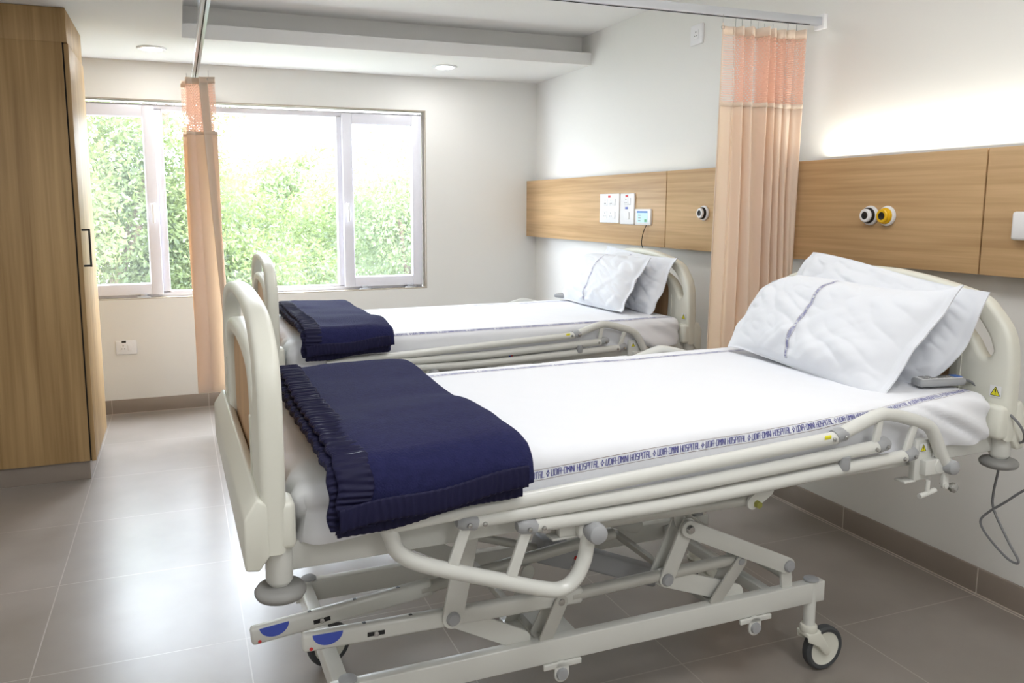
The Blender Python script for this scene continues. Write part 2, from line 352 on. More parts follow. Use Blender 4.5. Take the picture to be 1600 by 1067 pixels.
def sash(x0, x1, hx, side):
    m = MB(); frame_rect(m, x0, .772, x1, 1.988, .072, yf-.012, yf+.03); frame_rect(m, x0+.066, .838, x1-.066, 1.922, .01, yf-.002, yf+.02)
    o = wp(m, 'window_sash', 'upvc', bevel=.004)
    def sub(mm, nm, mt, bv=0):
        c = mm.build(nm, mt, bevel=bv); c.parent = o; return c
    sub(MB().box(x0+.07, yf+.006, .842, x1-.07, yf+.012, 1.918), 'window_pane', 'glass_sash')
    h = MB(); h.box(hx-.012, yf-.022, 1.30, hx+.012, yf-.012, 1.37); h.cyl((hx, yf-.022, 1.352), (hx, yf-.045, 1.352), .007)
    h.bar((hx, yf-.047, 1.355), (hx, yf-.047, 1.245), .016, .012); sub(h, 'window_handle', 'white_plastic', .002)
    hg = MB()
    for xx in ((x0+.14, x1-.10) if side else (x1-.12,)): hg.box(xx-.04, yf-.03, .750, xx+.04, yf+.0, .764); hg.box(xx-.02, yf-.02, .764, xx+.02, yf-.008, .78)
    sub(hg, 'sash_stay', 'aluminium', .001)
sash(-.70, -.112, -.148, False); sash(1.098, 1.672, 1.128, True)

# ------------------------------------------------------------------ outside: trees
rng = np.random.default_rng(4)
def leaves_mesh(name, blobs, n, size, mt):
    """loose leaves scattered in the shells of overlapping crown lumps"""
    blobs = np.array(blobs, float); wgt = blobs[:, 3]**2; idx = rng.choice(len(blobs), n, p=wgt/wgt.sum())
    d = rng.normal(size=(n, 3)); d /= np.linalg.norm(d, axis=1)[:, None]
    rad = blobs[idx, 3]*(1-.45*rng.random(n)**1.6)
    c = blobs[idx, :3]+d*rad[:, None]*np.array([1, 1, .85])+rng.normal(size=(n, 3))*.05
    a = d+rng.normal(size=(n, 3))*.9; a[:, 2] -= .3; a /= np.linalg.norm(a, axis=1)[:, None]
    t = rng.normal(size=(n, 3)); b_ = np.cross(a, t); b_ /= np.linalg.norm(b_, axis=1)[:, None]; nn = np.cross(a, b_)
    s = size*(.6+.8*rng.random(n))[:, None]
    V = np.stack([c-a*s*.5, c+b_*s*.22+nn*s*.06, c+a*s*.5, c-b_*s*.22+nn*s*.06], 1).reshape(-1, 3)
    F = np.arange(4*n).reshape(n, 4)
    tri = np.concatenate([F[:, [0, 1, 2]], F[:, [0, 2, 3]]])
    me = bpy.data.meshes.new(name); me.vertices.add(4*n); me.vertices.foreach_set('co', V.ravel())
    me.loops.add(tri.size); me.loops.foreach_set('vertex_index', tri.ravel().astype(np.int32)); me.polygons.add(len(tri))
    me.polygons.foreach_set('loop_start', (np.arange(len(tri))*3).astype(np.int32)); me.update(calc_edges=True); me.validate(); me.materials.append(MATS[mt]); return me
def tree(x, y, zc, R_, n, size, mt, label, lumps=26, squash=.8):
    r = empty('tree', (x, y, -3.2)); tag(r, label, 'tree', 'trees outside the window')
    bl = []
    for i in range(lumps):
        d = rng.normal(size=3); d /= np.linalg.norm(d); k = R_*(.35+.5*rng.random()); bl.append((d[0]*k, d[1]*k, zc+3.2+d[2]*k*squash, R_*(.22+.16*rng.random())))
    o = bpy.data.objects.new('foliage', leaves_mesh('foliage', bl, n, size, mt)); C.objects.link(o); o.parent = r
    m = MB(); m.ring(smooth([(0, 0, 0), (.05, .03, 1.2), (-.04, 0, zc+2.2), (.05, .05, zc+3.2)]), .13, 10)
    for bx_, by_, bz_, br_ in [q for q in bl if q[2] > zc+3.2][::3]: m.ring(smooth([(0, 0, zc+1.6), (bx_*.5, by_*.5, (zc+1.8+bz_)/2), (bx_, by_, bz_)]), .035, 6)
    m.build('trunk', 'bark', r)
tree(-1.1, 9.3, .75, 2.35, 95000, .062, 'leaf_dark', 'big dense tree filling the left window pane', squash=1.15, lumps=44)
tree(1.15, 11.0, .0, 2.2, 75000, .064, 'leaf_dark', 'bushy tree with rounded crown behind the middle window pane', squash=.9)
tree(3.6, 12.6, .35, 2.5, 75000, .072, 'leaf_light', 'pale green tree right of the middle of the large pane', squash=.9)
tree(6.0, 14.0, 1.0, 3.0, 85000, .075, 'leaf_light', 'light tree behind the right-hand casement', squash=1.0, lumps=34)
tree(-4.6, 13.5, .8, 2.4, 24000, .10, 'leaf_dark', 'tree far left behind the wardrobe side of the window')
tree(1.6, 18.5, .3, 3.2, 36000, .13, 'leaf_light', 'hazy distant tree between the two nearest crowns')
tree(8.2, 21.0, .6, 3.8, 40000, .14, 'leaf_light', 'hazy distant tree at the right end of the row')
gr = MB(); gr.grid(20, 20, lambda a, b_: (-25+50*a, 6+45*b_, -3.2+.1*noise.noise(Vector((a*9, b_*9, 0))))); S(gr.build('ground', 'grey_ground'))

# ------------------------------------------------------------------ ceiling lights: downlights, then added fill panels
def downlight(x, y, label):
    r = empty('recessed_downlight', (x, y, ZL)); tag(r, label, 'ceiling light', 'round downlights in the low ceiling')
    m = MB(); m.lathe([(.058, 0), (.082, 0), (.084, -.004), (.078, -.010), (.060, -.008), (.058, 0)], (0, 0, 0), (0, 0, 1), 40, False); m.build('trim_ring', 'white_plastic', r)
    MB().lathe([(.001, -.004), (.058, -.004), (.058, -.001), (.001, -.001)], (0, 0, 0), (0, 0, 1), 32).build('diffuser', 'lamp_glow', r)
downlight(1.69, 5.112, 'round recessed downlight in the ceiling right of the window centre')
downlight(-.094, 5.10, 'round recessed downlight in the ceiling near the wardrobe')
def fill_box(name, x0, y0, z0, x1, y1, z1, label, cat):
    return tag(MB().box(x0, y0, z0, x1, y1, z1).build(name, 'white_plastic', org=((x0+x1)/2, (y0+y1)/2, z0)), label, cat)
for (x, y, lb) in ((.95, .35, 'added square fill panel out of view above the near bed foot'), (1.35, 1.9, 'added square fill panel out of view above the near bed'), (.95, -.9, 'added square fill panel out of view near the front wall'),
                   (1.2, 3.5, 'added square fill panel out of view above the far bed'), (-.9, .9, 'added square fill panel out of view in the low ceiling towards the front'), (-.9, 2.6, 'added square fill panel out of view in the low ceiling before the wardrobe')):
    zc_ = ZL if x < 0 else ZH
    fill_box('added_fill_panel', x-.3, y-.3, zc_-.020, x+.3, y+.3, zc_-.001, lb, 'ceiling light')  # housings for the added fill lamps, not fittings of the room

# ------------------------------------------------------------------ wall panels, outlets
XP = 2.488
def wpanel(y0, y1, label):
    r = empty('wall_panel', (XW, (y0+y1)/2, 1.12)); tag(r, label, 'wall panel', 'wood panels along the bed head wall')
    MB().box(XP, y0, 1.118, XP+.022, y1, 1.532).build('board', 'wood_panel', bevel=.0015).parent = None
    o = bpy.data.objects['board'] if False else [x for x in bpy.data.objects if x.name.startswith('board') and x.parent is None][-1]
    o.parent = r; o.matrix_parent_inverse = Matrix.Translation(r.location).inverted()
    b2 = MB().box(XP+.022, y0+.006, 1.13, XW, y1-.006, 1.522).build('backing', 'dark_gap'); b2.parent = r; b2.matrix_parent_inverse = Matrix.Translation(r.location).inverted()
wpanel(3.718, YB-.002, 'long oak panel on the right wall next to the window corner')
wpanel(1.889, 3.712, 'oak panel on the right wall behind the right curtain')
wpanel(.55, 1.883, 'oak panel at the right edge of the photo above the bed head')
def plate(name, y1, y0, z0, z1, label, sockets, switches, labels, x=XP, cat='socket', group=None):
    """outlet plate facing -x; y1 = window-side edge; sockets as (dy from y1, z)"""
    r = empty(name, (x, (y0+y1)/2, z0)); tag(r, label, cat, group); O = Vector(r.location)
    def part(m, n, mt, bv=0):
        o = m.build(n, mt, bevel=bv); o.parent = r; o.matrix_parent_inverse = Matrix.Translation(O).inverted(); return o
    part(MB().box(x-.012, y0, z0, x, y1, z1), 'face_plate', 'white_plastic', .003)
    for (dy, z) in sockets:
        y = y1-dy; part(MB().box(x-.015, y-.021, z-.021, x-.011, y+.021, z+.021), 'socket_insert', 'white_plastic', .0015)
        h = MB()
        for a, c_, rr_ in ((0, .012, .0033), (-.008, -.007, .0026), (.008, -.007, .0026)): h.cyl((x-.0155, y+a, z+c_), (x-.0145, y+a, z+c_), rr_, seg=10)
        part(h, 'socket_hole', 'black')
    for (dy, z) in switches:
        y = y1-dy; part(MB().box(x-.0165, y-.013, z-.021, x-.011, y+.013, z+.021), 'rocker_switch', 'white_plastic', .002)
    for (dy, z, mt) in labels: part(MB().box(x-.0135, y1-dy-.013, z-.006, x-.0118, y1-dy+.013, z+.006), 'sticker', mt)
    return r, part
plate('socket_plate', 4.422, 4.190, 1.243, 1.419, 'large white four socket plate left of the pair on the oak panel', [(.072, 1.368), (.142, 1.368), (.072, 1.290), (.142, 1.290)], [(.178, 1.368), (.178, 1.290)], [(.118, 1.402, 'red_label')])
plate('socket_plate', 4.176, 4.022, 1.238, 1.418, 'narrow white socket and switch plate between four socket plate and control display', [(.07, 1.372)], [(.105, 1.372), (.095, 1.288)], [(.075, 1.403, 'red_label'), (.075, 1.333, 'blue_label')])
r, part = plate('control_display', 4.008, 3.846, 1.237, 1.328, 'small white control display with cable on the oak panel', [], [], [], cat='control panel')
part(MB().box(XP-.0135, 3.875, 1.252, XP-.0118, 3.985, 1.316), 'screen', 'screen'); part(MB().box(XP-.0142, 3.875, 1.307, XP-.0134, 3.985, 1.316), 'title_bar', 'screen_blue')
part(MB().box(XP-.0142, 3.882, 1.255, XP-.0134, 3.905, 1.270), 'green_button', 'screen_green')
bt = MB(); [bt.box(XP-.0142, 3.945, z, XP-.0134, 3.97, z+.006) for z in (1.259, 1.274, 1.289)]; part(bt, 'menu_buttons', 'grey_plastic')
part(MB().tube([(XP-.008, 3.89, 1.24), (XP-.02, 3.905, 1.19), (XP-.014, 3.925, 1.13), (XP+.01, 3.93, 1.08)], .0022), 'cable', 'dark_gap')
def gas(y, z, col, label):
    r = empty('gas_outlet', (XP, y, z)); tag(r, label, 'gas outlet')
    MB().lathe([(.001, 0), (.036, 0), (.038, -.004), (.036, -.010), (.030, -.013), (.001, -.013)], (0, 0, 0), (1, 0, 0), 36).build('flange', 'white_plastic', r)
    MB().lathe([(.001, -.011), (.030, -.011), (.030, -.020), (.027, -.024), (.001, -.024)], (0, 0, 0), (1, 0, 0), 36).build('collar', 'yellow_port' if col == 'y' else 'black', r)
    MB().lathe([(.016, -.022), (.0255, -.023), (.0255, -.031), (.022, -.034), (.015, -.034), (.016, -.022)], (0, 0, 0), (1, 0, 0), 36, False).build('coupling_ring', 'yellow_port' if col == 'y' else 'white_plastic', r)
    MB().lathe([(.001, -.022), (.016, -.022), (.0155, -.033), (.008, -.030), (.001, -.029)], (0, 0, 0), (1, 0, 0), 30).build('socket_core', 'black', r)
gas(3.372, 1.309, 'w', 'black and white round gas outlet left of the right curtain'); gas(2.340, 1.308, 'w', 'black and white round gas outlet right of the curtain beside the yellow one'); gas(2.262, 1.307, 'y', 'yellow round gas outlet on the oak panel')
tag(MB().box(XP-.03, 1.62, 1.237, XP, 1.768, 1.327).build('wall_box', 'white_plastic', org=(XP, 1.69, 1.237), bevel=.008), 'white box on the oak panel cut by the right photo edge', 'wall box')
plate('socket_plate', 3.640, 3.540, 2.172, 2.272, 'small square socket high on the right wall under the ceiling', [(.05, 2.222)], [], [], x=XW)
# outlet on back wall: rotate a plate built at origin
rr_, _p = plate('socket_plate', .062, -.062, -.045, .045, 'white socket with switch low on the wall under the window', [(.045, 0)], [(.085, 0)], [(.05, .038, 'dark_gap')], x=0)
rr_.location = (-.356, YB, .392); rr_.rotation_euler = (0, 0, PI/2)

# ------------------------------------------------------------------ wardrobe
cab = empty('wardrobe', (-1.2, 4.55, 0)); tag(cab, 'tall oak wardrobe standing at the left edge up to the ceiling', 'wardrobe')
CI = Matrix.Translation(cab.location).inverted()
def cp(m, n, mt, bv=.0015, par=None):
    o = m.build(n, mt, bevel=bv); o.parent = par or cab; o.matrix_parent_inverse = CI; return o
cm = MB(); cm.box(XL+.01, 4.22, .10, -.464, 4.86, 2.098); cm.box(XL+.01, 4.22, 2.098, -.442, 4.86, ZL-.002); cp(cm, 'body', 'wood_cabinet')
cp(MB().box(XL+.01, 4.245, 0, -.468, 4.85, .10), 'plinth', 'skirting_tile')
cp(MB().box(-.466, 4.225, .10, -.457, 4.86, 2.098), 'door_gap', 'dark_gap', 0)
dr = cp(MB().box(-.457, 4.222, .098, -.437, 4.855, 2.092), 'door', 'wood_cabinet')
hd = MB(); hd.tube([(-.437, 4.262, 1.235), (-.405, 4.262, 1.235)], .005); hd.tube([(-.437, 4.262, 1.062), (-.405, 4.262, 1.062)], .005); hd.tube([(-.405, 4.262, 1.240), (-.405, 4.262, 1.057)], .005)
o = hd.build('handle', 'black'); o.parent = dr

# ------------------------------------------------------------------ curtain tracks
ct = empty('curtain_track', (.133, 2.727, 2.09)); tag(ct, 'white aluminium curtain track hanging around the far bed', 'curtain track')
CT = Matrix.Translation(ct.location).inverted()
def tp_(m, n, mt, bv=.001):
    o = m.build(n, mt, bevel=bv); o.parent = ct; o.matrix_parent_inverse = CT
tp_(MB().box(.118, 2.712, 2.090, XW, 2.742, 2.122), 'rail', 'aluminium'); tp_(MB().box(.118, 2.742, 2.090, .150, YB, 2.122), 'rail', 'aluminium')
tp_(MB().box(.1315, 2.75, 2.0885, .1365, YB-.02, 2.0905), 'track_slot', 'dark_gap', 0); tp_(MB().box(.15, 2.7245, 2.0885, 2.5, 2.7295, 2.0905), 'track_slot', 'dark_gap', 0)
tp_(MB().box(XW-.02, 2.70, 2.075, XW, 2.756, 2.135), 'wall_bracket', 'white_plastic', .003)
for (x, y) in ((.134, 3.9), (1.3, 2.727)): tp_(MB().cyl((x, y, 2.12), (x, y, 2.449), .006), 'hanger_rod', 'aluminium')

# ------------------------------------------------------------------ curtains
def curtain(name, label, pathf, n, ztop, zbot, zmesh, length, lean=0, hookpts=()):
    """pathf(a, z) -> (x, y); a runs along the cloth"""
    r = empty(name, tuple(pathf(.5, ztop))+(zbot,)); tag(r, label, 'curtain', 'peach cubicle curtains'); RI = Matrix.Translation(r.location).inverted()
    def part(nm, z0, z1, mt, nv, a0=0, a1=1, off=0, sol=.0015):
        m = MB()
        def f(i, j):
            a = a0+(a1-a0)*i; z = z0+(z1-z0)*j; x, y = pathf(a, z); return (x, y-off, z+.004*math.sin(a*31)*(1 if j == 0 and z0 == zbot else 0))
        m.grid(max(2, int(n*(a1-a0))), nv, f, uvf=lambda i, j: ((a0+(a1-a0)*i)*length, z0+(z1-z0)*j))
        o = m.build(nm, mt, solid=sol); o.parent = r; o.matrix_parent_inverse = RI; return o
    part('drape', zbot, zmesh, 'curtain_cloth', 26)
    part('net_panel', zmesh, ztop-.03, 'curtain_net', 8, sol=0)
    part('header_band', ztop-.034, ztop, 'curtain_hem', 2, sol=.003)
    part('seam_band', zmesh-.012, zmesh+.006, 'curtain_hem', 2, sol=.004)
    part('side_hem', zbot, ztop-.03, 'curtain_hem', 26, 0, .045, .0, .004)
    for a in hookpts:
        hk = MB()
        x, y = pathf(a, ztop); hk.ring([(x+.007*math.cos(t), y, ztop-.012+.007*math.sin(t)) for t in [2*PI*k/12 for k in range(12)]], .0012, 6, closed=True)
        hk.ring([(x, y, ztop-.005), (x, y, 2.092)], .001, 6)
        o = hk.build('hook', 'steel'); o.parent = r; o.matrix_parent_inverse = RI
    return r
def pathR(a, z):
    # flat first fold, then tight irregular pleats, spread slightly towards the floor
    t = (z-.3)/1.75; w0, w1 = 2.022+.012*t, 2.492-.028*t
    if a < .16: q = a/.16*.20; y = 2.690+.02*math.sin(a*22)+.05*(a/.16)
    else:
        b_ = (a-.16)/.84; q = .20+.80*b_; env = min(1, b_*6)
        y = 2.727+env*(.042*math.sin(b_*2*PI*7.5+.8*math.sin(b_*9))+.012*math.sin(b_*2*PI*17+z*1.3)+.006*math.sin(z*3+b_*12))
        q += env*.016*math.cos(b_*2*PI*7.5+1.0)
    return (w0+(w1-w0)*q, y+.006*math.sin(z*2.3+a*7))
curtain('cubicle_curtain', 'peach curtain with net top hanging beside the near bed head', pathR, 420, 2.055, .28, 1.755, 1.5, hookpts=(.03, .2, .31, .42, .53, .64, .75, .86, .97))
def pathL(a, z):
    # bundle gathered along y, seen end on from the camera; twists a little downwards
    t = (2.05-z)/1.8
    y = 4.74+.26*a; ph = a*2*PI*3.2+.9*t
    x = .143+.012*t+(.068+.018*t+.012*math.sin(a*9+2*t))*math.sin(ph)+.012*math.sin(ph*2.3+1.5*z)
    return (x, y+.02*math.cos(ph*1.7))
curtain('cubicle_curtain', 'peach curtain with net top bunched up in front of the window', pathL, 260, 2.055, .27, 1.755, 1.1, hookpts=(.05, .3, .55, .8))

# ------------------------------------------------------------------ the hospital bed
LB, WBD = 1.984, .882
def zf(u): return .008*u
BED = empty('hospital_bed'); bed = BED
def bp_(m, n, mt, par=None, bv=0, **k): return m.build(n, mt, parent=par or bed, bevel=bv, **k)
def mirror_v(pts): return pts+[(WBD-v, z) for v, z in reversed(pts)]
def sm2(pts, sub=6): return [(p.x, p.y) for p in smooth([(a, b_, 0) for a, b_ in pts], sub)]
def board(name, u, sgn):
    half = [(-.035, .70), (-.038, .80), (-.036, .92), (-.02, 1.0), (.025, 1.06), (.075, 1.098), (.2, 1.128), (.34, 1.148), (.441, 1.152)]
    if name == 'footboard': half = [(-.035, .70), (-.038, .80), (-.038, .93), (-.030, 1.02), (.0, 1.078), (.06, 1.12), (.15, 1.146), (.3, 1.160), (.441, 1.164)]
    outer = sm2(half); outer = outer+[(WBD-v, z) for v, z in reversed(outer[:-1])]
    up_ = sm2([(.441, 1.115), (.32, 1.110), (.2, 1.090), (.10, 1.052), (.045, .995), (.022, .945)])
    lo = sm2([(.022, .945), (.035, .925), (.055, .932), (.085, .975), (.14, 1.02), (.24, 1.052), (.34, 1.066), (.441, 1.070)])
    if name == 'footboard':
        up_ = sm2([(.441, 1.136), (.30, 1.131), (.20, 1.115), (.12, 1.090), (.075, 1.05), (.062, 1.01)]); lo = sm2([(.062, 1.01), (.072, .985), (.095, .985), (.13, 1.03), (.20, 1.058), (.32, 1.070), (.441, 1.074)])
    hole = up_+lo[1:]; hole = hole+[(WBD-v, z) for v, z in reversed(hole[1:-1])]
    win = [(.16, .76), (.15, .93), (.165, .985), (.20, 1.01), (.30, 1.028), (.441, 1.035)]; win = sm2(win); win = win+[(WBD-v, z) for v, z in reversed(win[:-1])]
    fb = curve_board(name, 'plastic_cream', outer, [hole, win], .046, .014, bed, u)
    m = MB(); ins = [(.14, .74), (.13, .93), (.15, .99), (.20, 1.022), (.441, 1.048), (WBD-.20, 1.022), (WBD-.15, .99), (WBD-.13, .93), (WBD-.14, .74)]
    m.prism([(u-.006, v, z) for v, z in ins], (.012, 0, 0)); bp_(m, 'wood_insert', 'wood_insert', fb)
    # corner sockets and lower apron
    for v0 in (-.035, WBD-.035): bp_(MB().box(u-.042, v0, .705, u+.04, v0+.07, .80), 'corner_socket', 'plastic_cream', fb, .012)
    m = MB(); o_ = u-.030*sgn
    m.prism([(o_, -.038, .672), (o_-.026*sgn, -.038, .676), (o_-.026*sgn, -.038, .775), (o_, -.038, .815), (o_+.02*sgn, -.038, .80), (o_+.02*sgn, -.038, .70)], (0, WBD+.076, 0))
    bp_(m, 'apron', 'plastic_cream', fb, .006)
    for v0 in (.115, WBD-.115):
        for du in (-.023, .023): bp_(MB().bar((u+du, v0, .80), (u+du, v0, .93), .012, .006, (1, 0, 0)), 'rib', 'plastic_cream', fb)
    return fb
foot = board('footboard', -.006, 1); head = board('headboard', 1.975, -1)
def warn(par, c, e1, e2, s=.011):
    """warning sign: white square, yellow triangle with an exclamation mark; e1 right, e2 up"""
    c, e1, e2 = Vector(c), Vector(e1).normalized(), Vector(e2).normalized(); n_ = e1.cross(e2)
    q = lambda a, b_, d: c+e1*a*s+e2*b_*s+n_*d
    m = MB(); m.add([q(-1.1, -1, .0006), q(1.1, -1, .0006), q(1.1, 1.1, .0006), q(-1.1, 1.1, .0006)], [(0, 1, 2, 3)]); st = bp_(m, 'warning_sticker', 'sticker_white', par)
    m = MB(); m.add([q(-.9, -.75, .0010), q(.9, -.75, .0010), q(0, .9, .0010)], [(0, 1, 2)]); bp_(m, 'triangle', 'yellow_label', st)
    m = MB(); m.add([q(-.09, -.2, .0014), q(.09, -.2, .0014), q(.12, .45, .0014), q(-.12, .45, .0014)], [(0, 1, 2, 3)]); m.add([q(-.1, -.55, .0014), q(.1, -.55, .0014), q(.1, -.36, .0014), q(-.1, -.36, .0014)], [(0, 1, 2, 3)])
    for i, j in (((-.9, -.75), (.9, -.75)), ((.9, -.75), (0, .9)), ((0, .9), (-.9, -.75))):
        a = Vector(i); b2 = Vector(j); d = (b2-a).normalized()*.09; pn = Vector((-d.y, d.x)); m.add([q(*(a-pn*.6), .0014), q(*(b2-pn*.6), .0014), q(*(b2+pn*.6), .0014), q(*(a+pn*.6), .0014)], [(0, 1, 2, 3)])
    bp_(m, 'mark', 'black', st); return st
warn(head, (1.950, .0, .836), (0, -1, 0), (0, 0, 1), .015)
# upper frame
fr_ = MB()
for v0 in (.008, WBD-.038):
    fr_.prism([(.02, v0, .645), (1.99, v0, .645+zf(1.97)), (1.99, v0, .705+zf(1.97)), (.02, v0, .705)], (0, .03, 0))
fr_.box(.015, .02, .65, .05, WBD-.02, .70); fr_.box(1.95, .02, .66, 1.985, WBD-.02, .715)
for u in (.45, .9, 1.35): fr_.box(u, .03, .652, u+.04, WBD-.03, .69)
ufr = bp_(fr_, 'upper_frame', 'paint_metal', bv=.003)
for (u, v0) in ((0.0, 0.0), (0.0, WBD), (LB, 0.0), (LB, WBD)):
    zz = zf(u)
    m = MB(); m.lathe([(.018, .626), (.024, .634), (.026, .638), (.026, .70), (.027, .705), (.024, .712), (.022, .72), (.018, .724)], (u+.003, v0, zz), (0, 0, 1), 28); po = bp_(m, 'corner_post', 'paint_metal')
    m = MB(); m.lathe([(.012, .598), (.034, .599), (.045, .604), (.049, .611), (.049, .616), (.044, .623), (.034, .627), (.016, .628)], (u+.004, v0, zz), (0, 0, 1), 36); bp_(m, 'bumper_wheel', 'grey_rubber')
    bp_(MB().lathe([(.026, .704), (.028, .706), (.028, .712), (.024, .716)], (u+.003, v0, zz), (0, 0, 1), 28), 'washer', 'inner_metal', po)
# mattress deck
m = MB()
for k in range(4): u0_ = .07+k*.47; m.box(u0_, .035, .706+zf(u0_), u0_+.455, WBD-.035, .716+zf(u0_))
bp_(m, 'mattress_deck', 'paint_metal', bv=.002)
# mattress stop hoop by the footboard
bp_(MB().tube([(.075, .80, .70), (.062, .80, .735), (.055, .70, .75), (.052, .44, .752), (.055, .18, .75), (.062, .06, .735), (.078, .035, .70)], .008), 'mattress_hoop', 'paint_metal')
# side rails: near side as built, far side mirrored
def side_rail(vm):
    V = -.042 if vm > 0 else WBD+.042; s = 1 if vm > 0 else -1
    R = empty('side_rail'); R.parent = bed
    def P(u, z, d=0): return (u, V-d*s, z)
    r1 = [P(.20, .728), P(.517, .742), P(.882, .760), P(1.334, .783)]; r2_ = [P(.378, .712), P(.884, .7185), P(1.473, .745)]; r3 = [P(.506, .6835), P(.885, .682), P(1.572, .709)]
    for a in (r1, r2_, r3): bp_(MB().tube(a, .0158, 8, 18), 'rail_tube', 'paint_metal', R)
    bp_(MB().tube([P(1.334, .783), P(1.39, .802), P(1.468, .825), P(1.50, .826), P(1.56, .812), P(1.640, .785), P(1.672, .755), P(1.70, .705), P(1.728, .664)], .0165, 8, 18), 'end_hoop', 'paint_metal', R)
    bp_(MB().tube([P(.205, .728), P(.214, .705), P(.226, .674), P(.262, .645), P(.332, .615), P(.445, .573), P(.545, .536), P(.59, .528), P(.622, .545), P(.642, .580), P(.650, .615), P(.654, .650)], .0165, 8, 18), 'foot_hoop', 'paint_metal', R)
    for (a, b2, c2, d2, w_) in ((1.476, .815, 1.466, .750, .020), (1.598, .79, 1.572, .716, .020), (.372, .712, .338, .618, .024), (.508, .684, .468, .572, .024)):
        bp_(MB().bar(P(a, b2, .002), P(c2, d2, .002), w_, .010), 'link_bar', 'paint_metal', R, .002)
    # grey joint caps with screws
    for (u, z) in ((1.352, .789), (1.492, .748), (1.590, .712), (.505, .684), (.372, .713)):
        a = 1 if u > 1 else -1
        j = bp_(MB().ring([P(u-.020*a, z-.004), P(u-.006*a, z), P(u+.012*a, z+.001), P(u+.022*a, z+.001)], [.0175, .0185, .0175, .010], 18), 'joint_cap', 'grey_plastic', R)
        bp_(MB().lathe([(.001, 0), (.0045, 0), (.0055, .003), (.0045, .006), (.001, .007)], P(u, z-.002, .0165), (0, -s, 0), 12), 'screw', 'steel', j)
        bp_(MB().lathe([(.001, 0), (.0045, 0), (.0055, .003), (.0045, .006), (.001, .007)], P(u-.034*a, z-.005, .0135), (0, -s, 0), 12), 'screw', 'steel', j)
    # knobs
    for (u, z, rr2, ln) in ((.661, .651, .023, .030), (1.728, .664, .020, .022)):
        bp_(MB().lathe([(.001, ln), (rr2*.6, ln-.001), (rr2*.9, ln-.005), (rr2, ln-.012), (rr2, -.006), (rr2*.8, -.008)], P(u, z, .008), (0, -s, 0), 28), 'knob', 'grey_plastic', R)
    bp_(MB().lathe([(.001, -.016), (.011, -.015), (.0135, -.010), (.0135, .02)], P(1.36, .716, .010), (0, 0, 1), 20), 'latch_button', 'grey_plastic', R)
    # clamps that hold the rail to the frame
    m = MB(); sv = V+.018*s
    def bx(u0, z0, u1, z1, d0, d1): a, b2 = sorted((V+d0*s, V+d1*s)); m.box(u0, a, z0, u1, b2, z1)
    bx(.592, .636, .656, .702, .016, .034); bx(.575, .630, .656, .636, .016, .05)
    bp_(m, 'clamp', 'paint_metal', R, .002); m = MB(); bx(1.632, .628, 1.695, .738, .016, .034); bx(1.60, .624, 1.640, .630, .016, .05)
    bp_(m, 'clamp', 'paint_metal', R, .002)
    m = MB(); m.lathe([(.024, -.012), (.026, 0), (.026, .012), (.020, .016)], P(.655, .650, -.014), (0, -s, 0), 24); bp_(m, 'pivot_housing', 'paint_metal', R, .002); m = MB(); bx(1.650, .645, 1.712, .685, -.002, .018); m.lathe([(.022, -.016), (.024, 0), (.022, .004)], P(1.705, .668, 0), (0, -s, 0), 24)
    bp_(m, 'pivot_housing', 'paint_metal', R, .002)
    m = MB(); m.bar(P(1.722, .655, .002), P(1.722, .612, .002), .020, .008); m.cyl(P(1.722, .612, 0), P(1.722, .612, .010), .008); m.cyl(P(1.664, .632), P(1.664, .598), .0055); m.tube([P(1.636, .592), P(1.664, .596), P(1.692, .602)], .007)
    bp_(m, 'release_lever', 'paint_metal', R)
    bp_(MB().lathe([(.004, -.02), (.004, .006), (.010, .008), (.013, .014), (.013, .022), (.009, .025), (.001, .025)], P(1.742, .606, -.004), (0, -s, 0), 20), 'plunger_bolt', 'steel', R)
    if vm > 0:
        warn(R, P(1.655, .716, -.0145), (1, 0, 0), (0, 0, 1), .011)
        m = MB(); m.grid(6, 6, lambda a, b_: (1.288+.02*a, V-.0164*math.cos(-1.0+1.5*b_), .7812+.0164*math.sin(-.2+1.3*b_)+.001*a)); bp_(m, 'label', 'yellow_label', R)
    return R
side_rail(1); side_rail(-1)
# deck tube under the near rail and its bracket
m = MB(); m.tube([(.60, .024, .634), (1.13, .024, .630)], .014); bp_(m, 'deck_tube', 'inner_metal')
m = MB(); m.bar((1.135, .006, .628), (1.18, .006, .655), .034, .006); m.bar((1.175, .03, .66), (1.195, .03, .632), .022, .006); bp_(m, 'deck_bracket', 'paint_metal')
bp_(MB().lathe([(.001, .010), (.009, .010), (.010, .003), (.010, 0)], (1.146, .003, .624), (0, -1, 0), 6), 'bracket_bolt', 'brass')
# small diamond badge on the side frame
m = MB(); m.add([(1.03, .0065, .697), (1.042, .0065, .686), (1.042, .0065, .708)], [(0, 1, 2)]); bp_(m, 'badge', 'blue_label')
m = MB(); m.add([(1.042, .0065, .686), (1.054, .0065, .697), (1.042, .0065, .708)], [(0, 1, 2)]); bp_(m, 'badge', 'red_label')
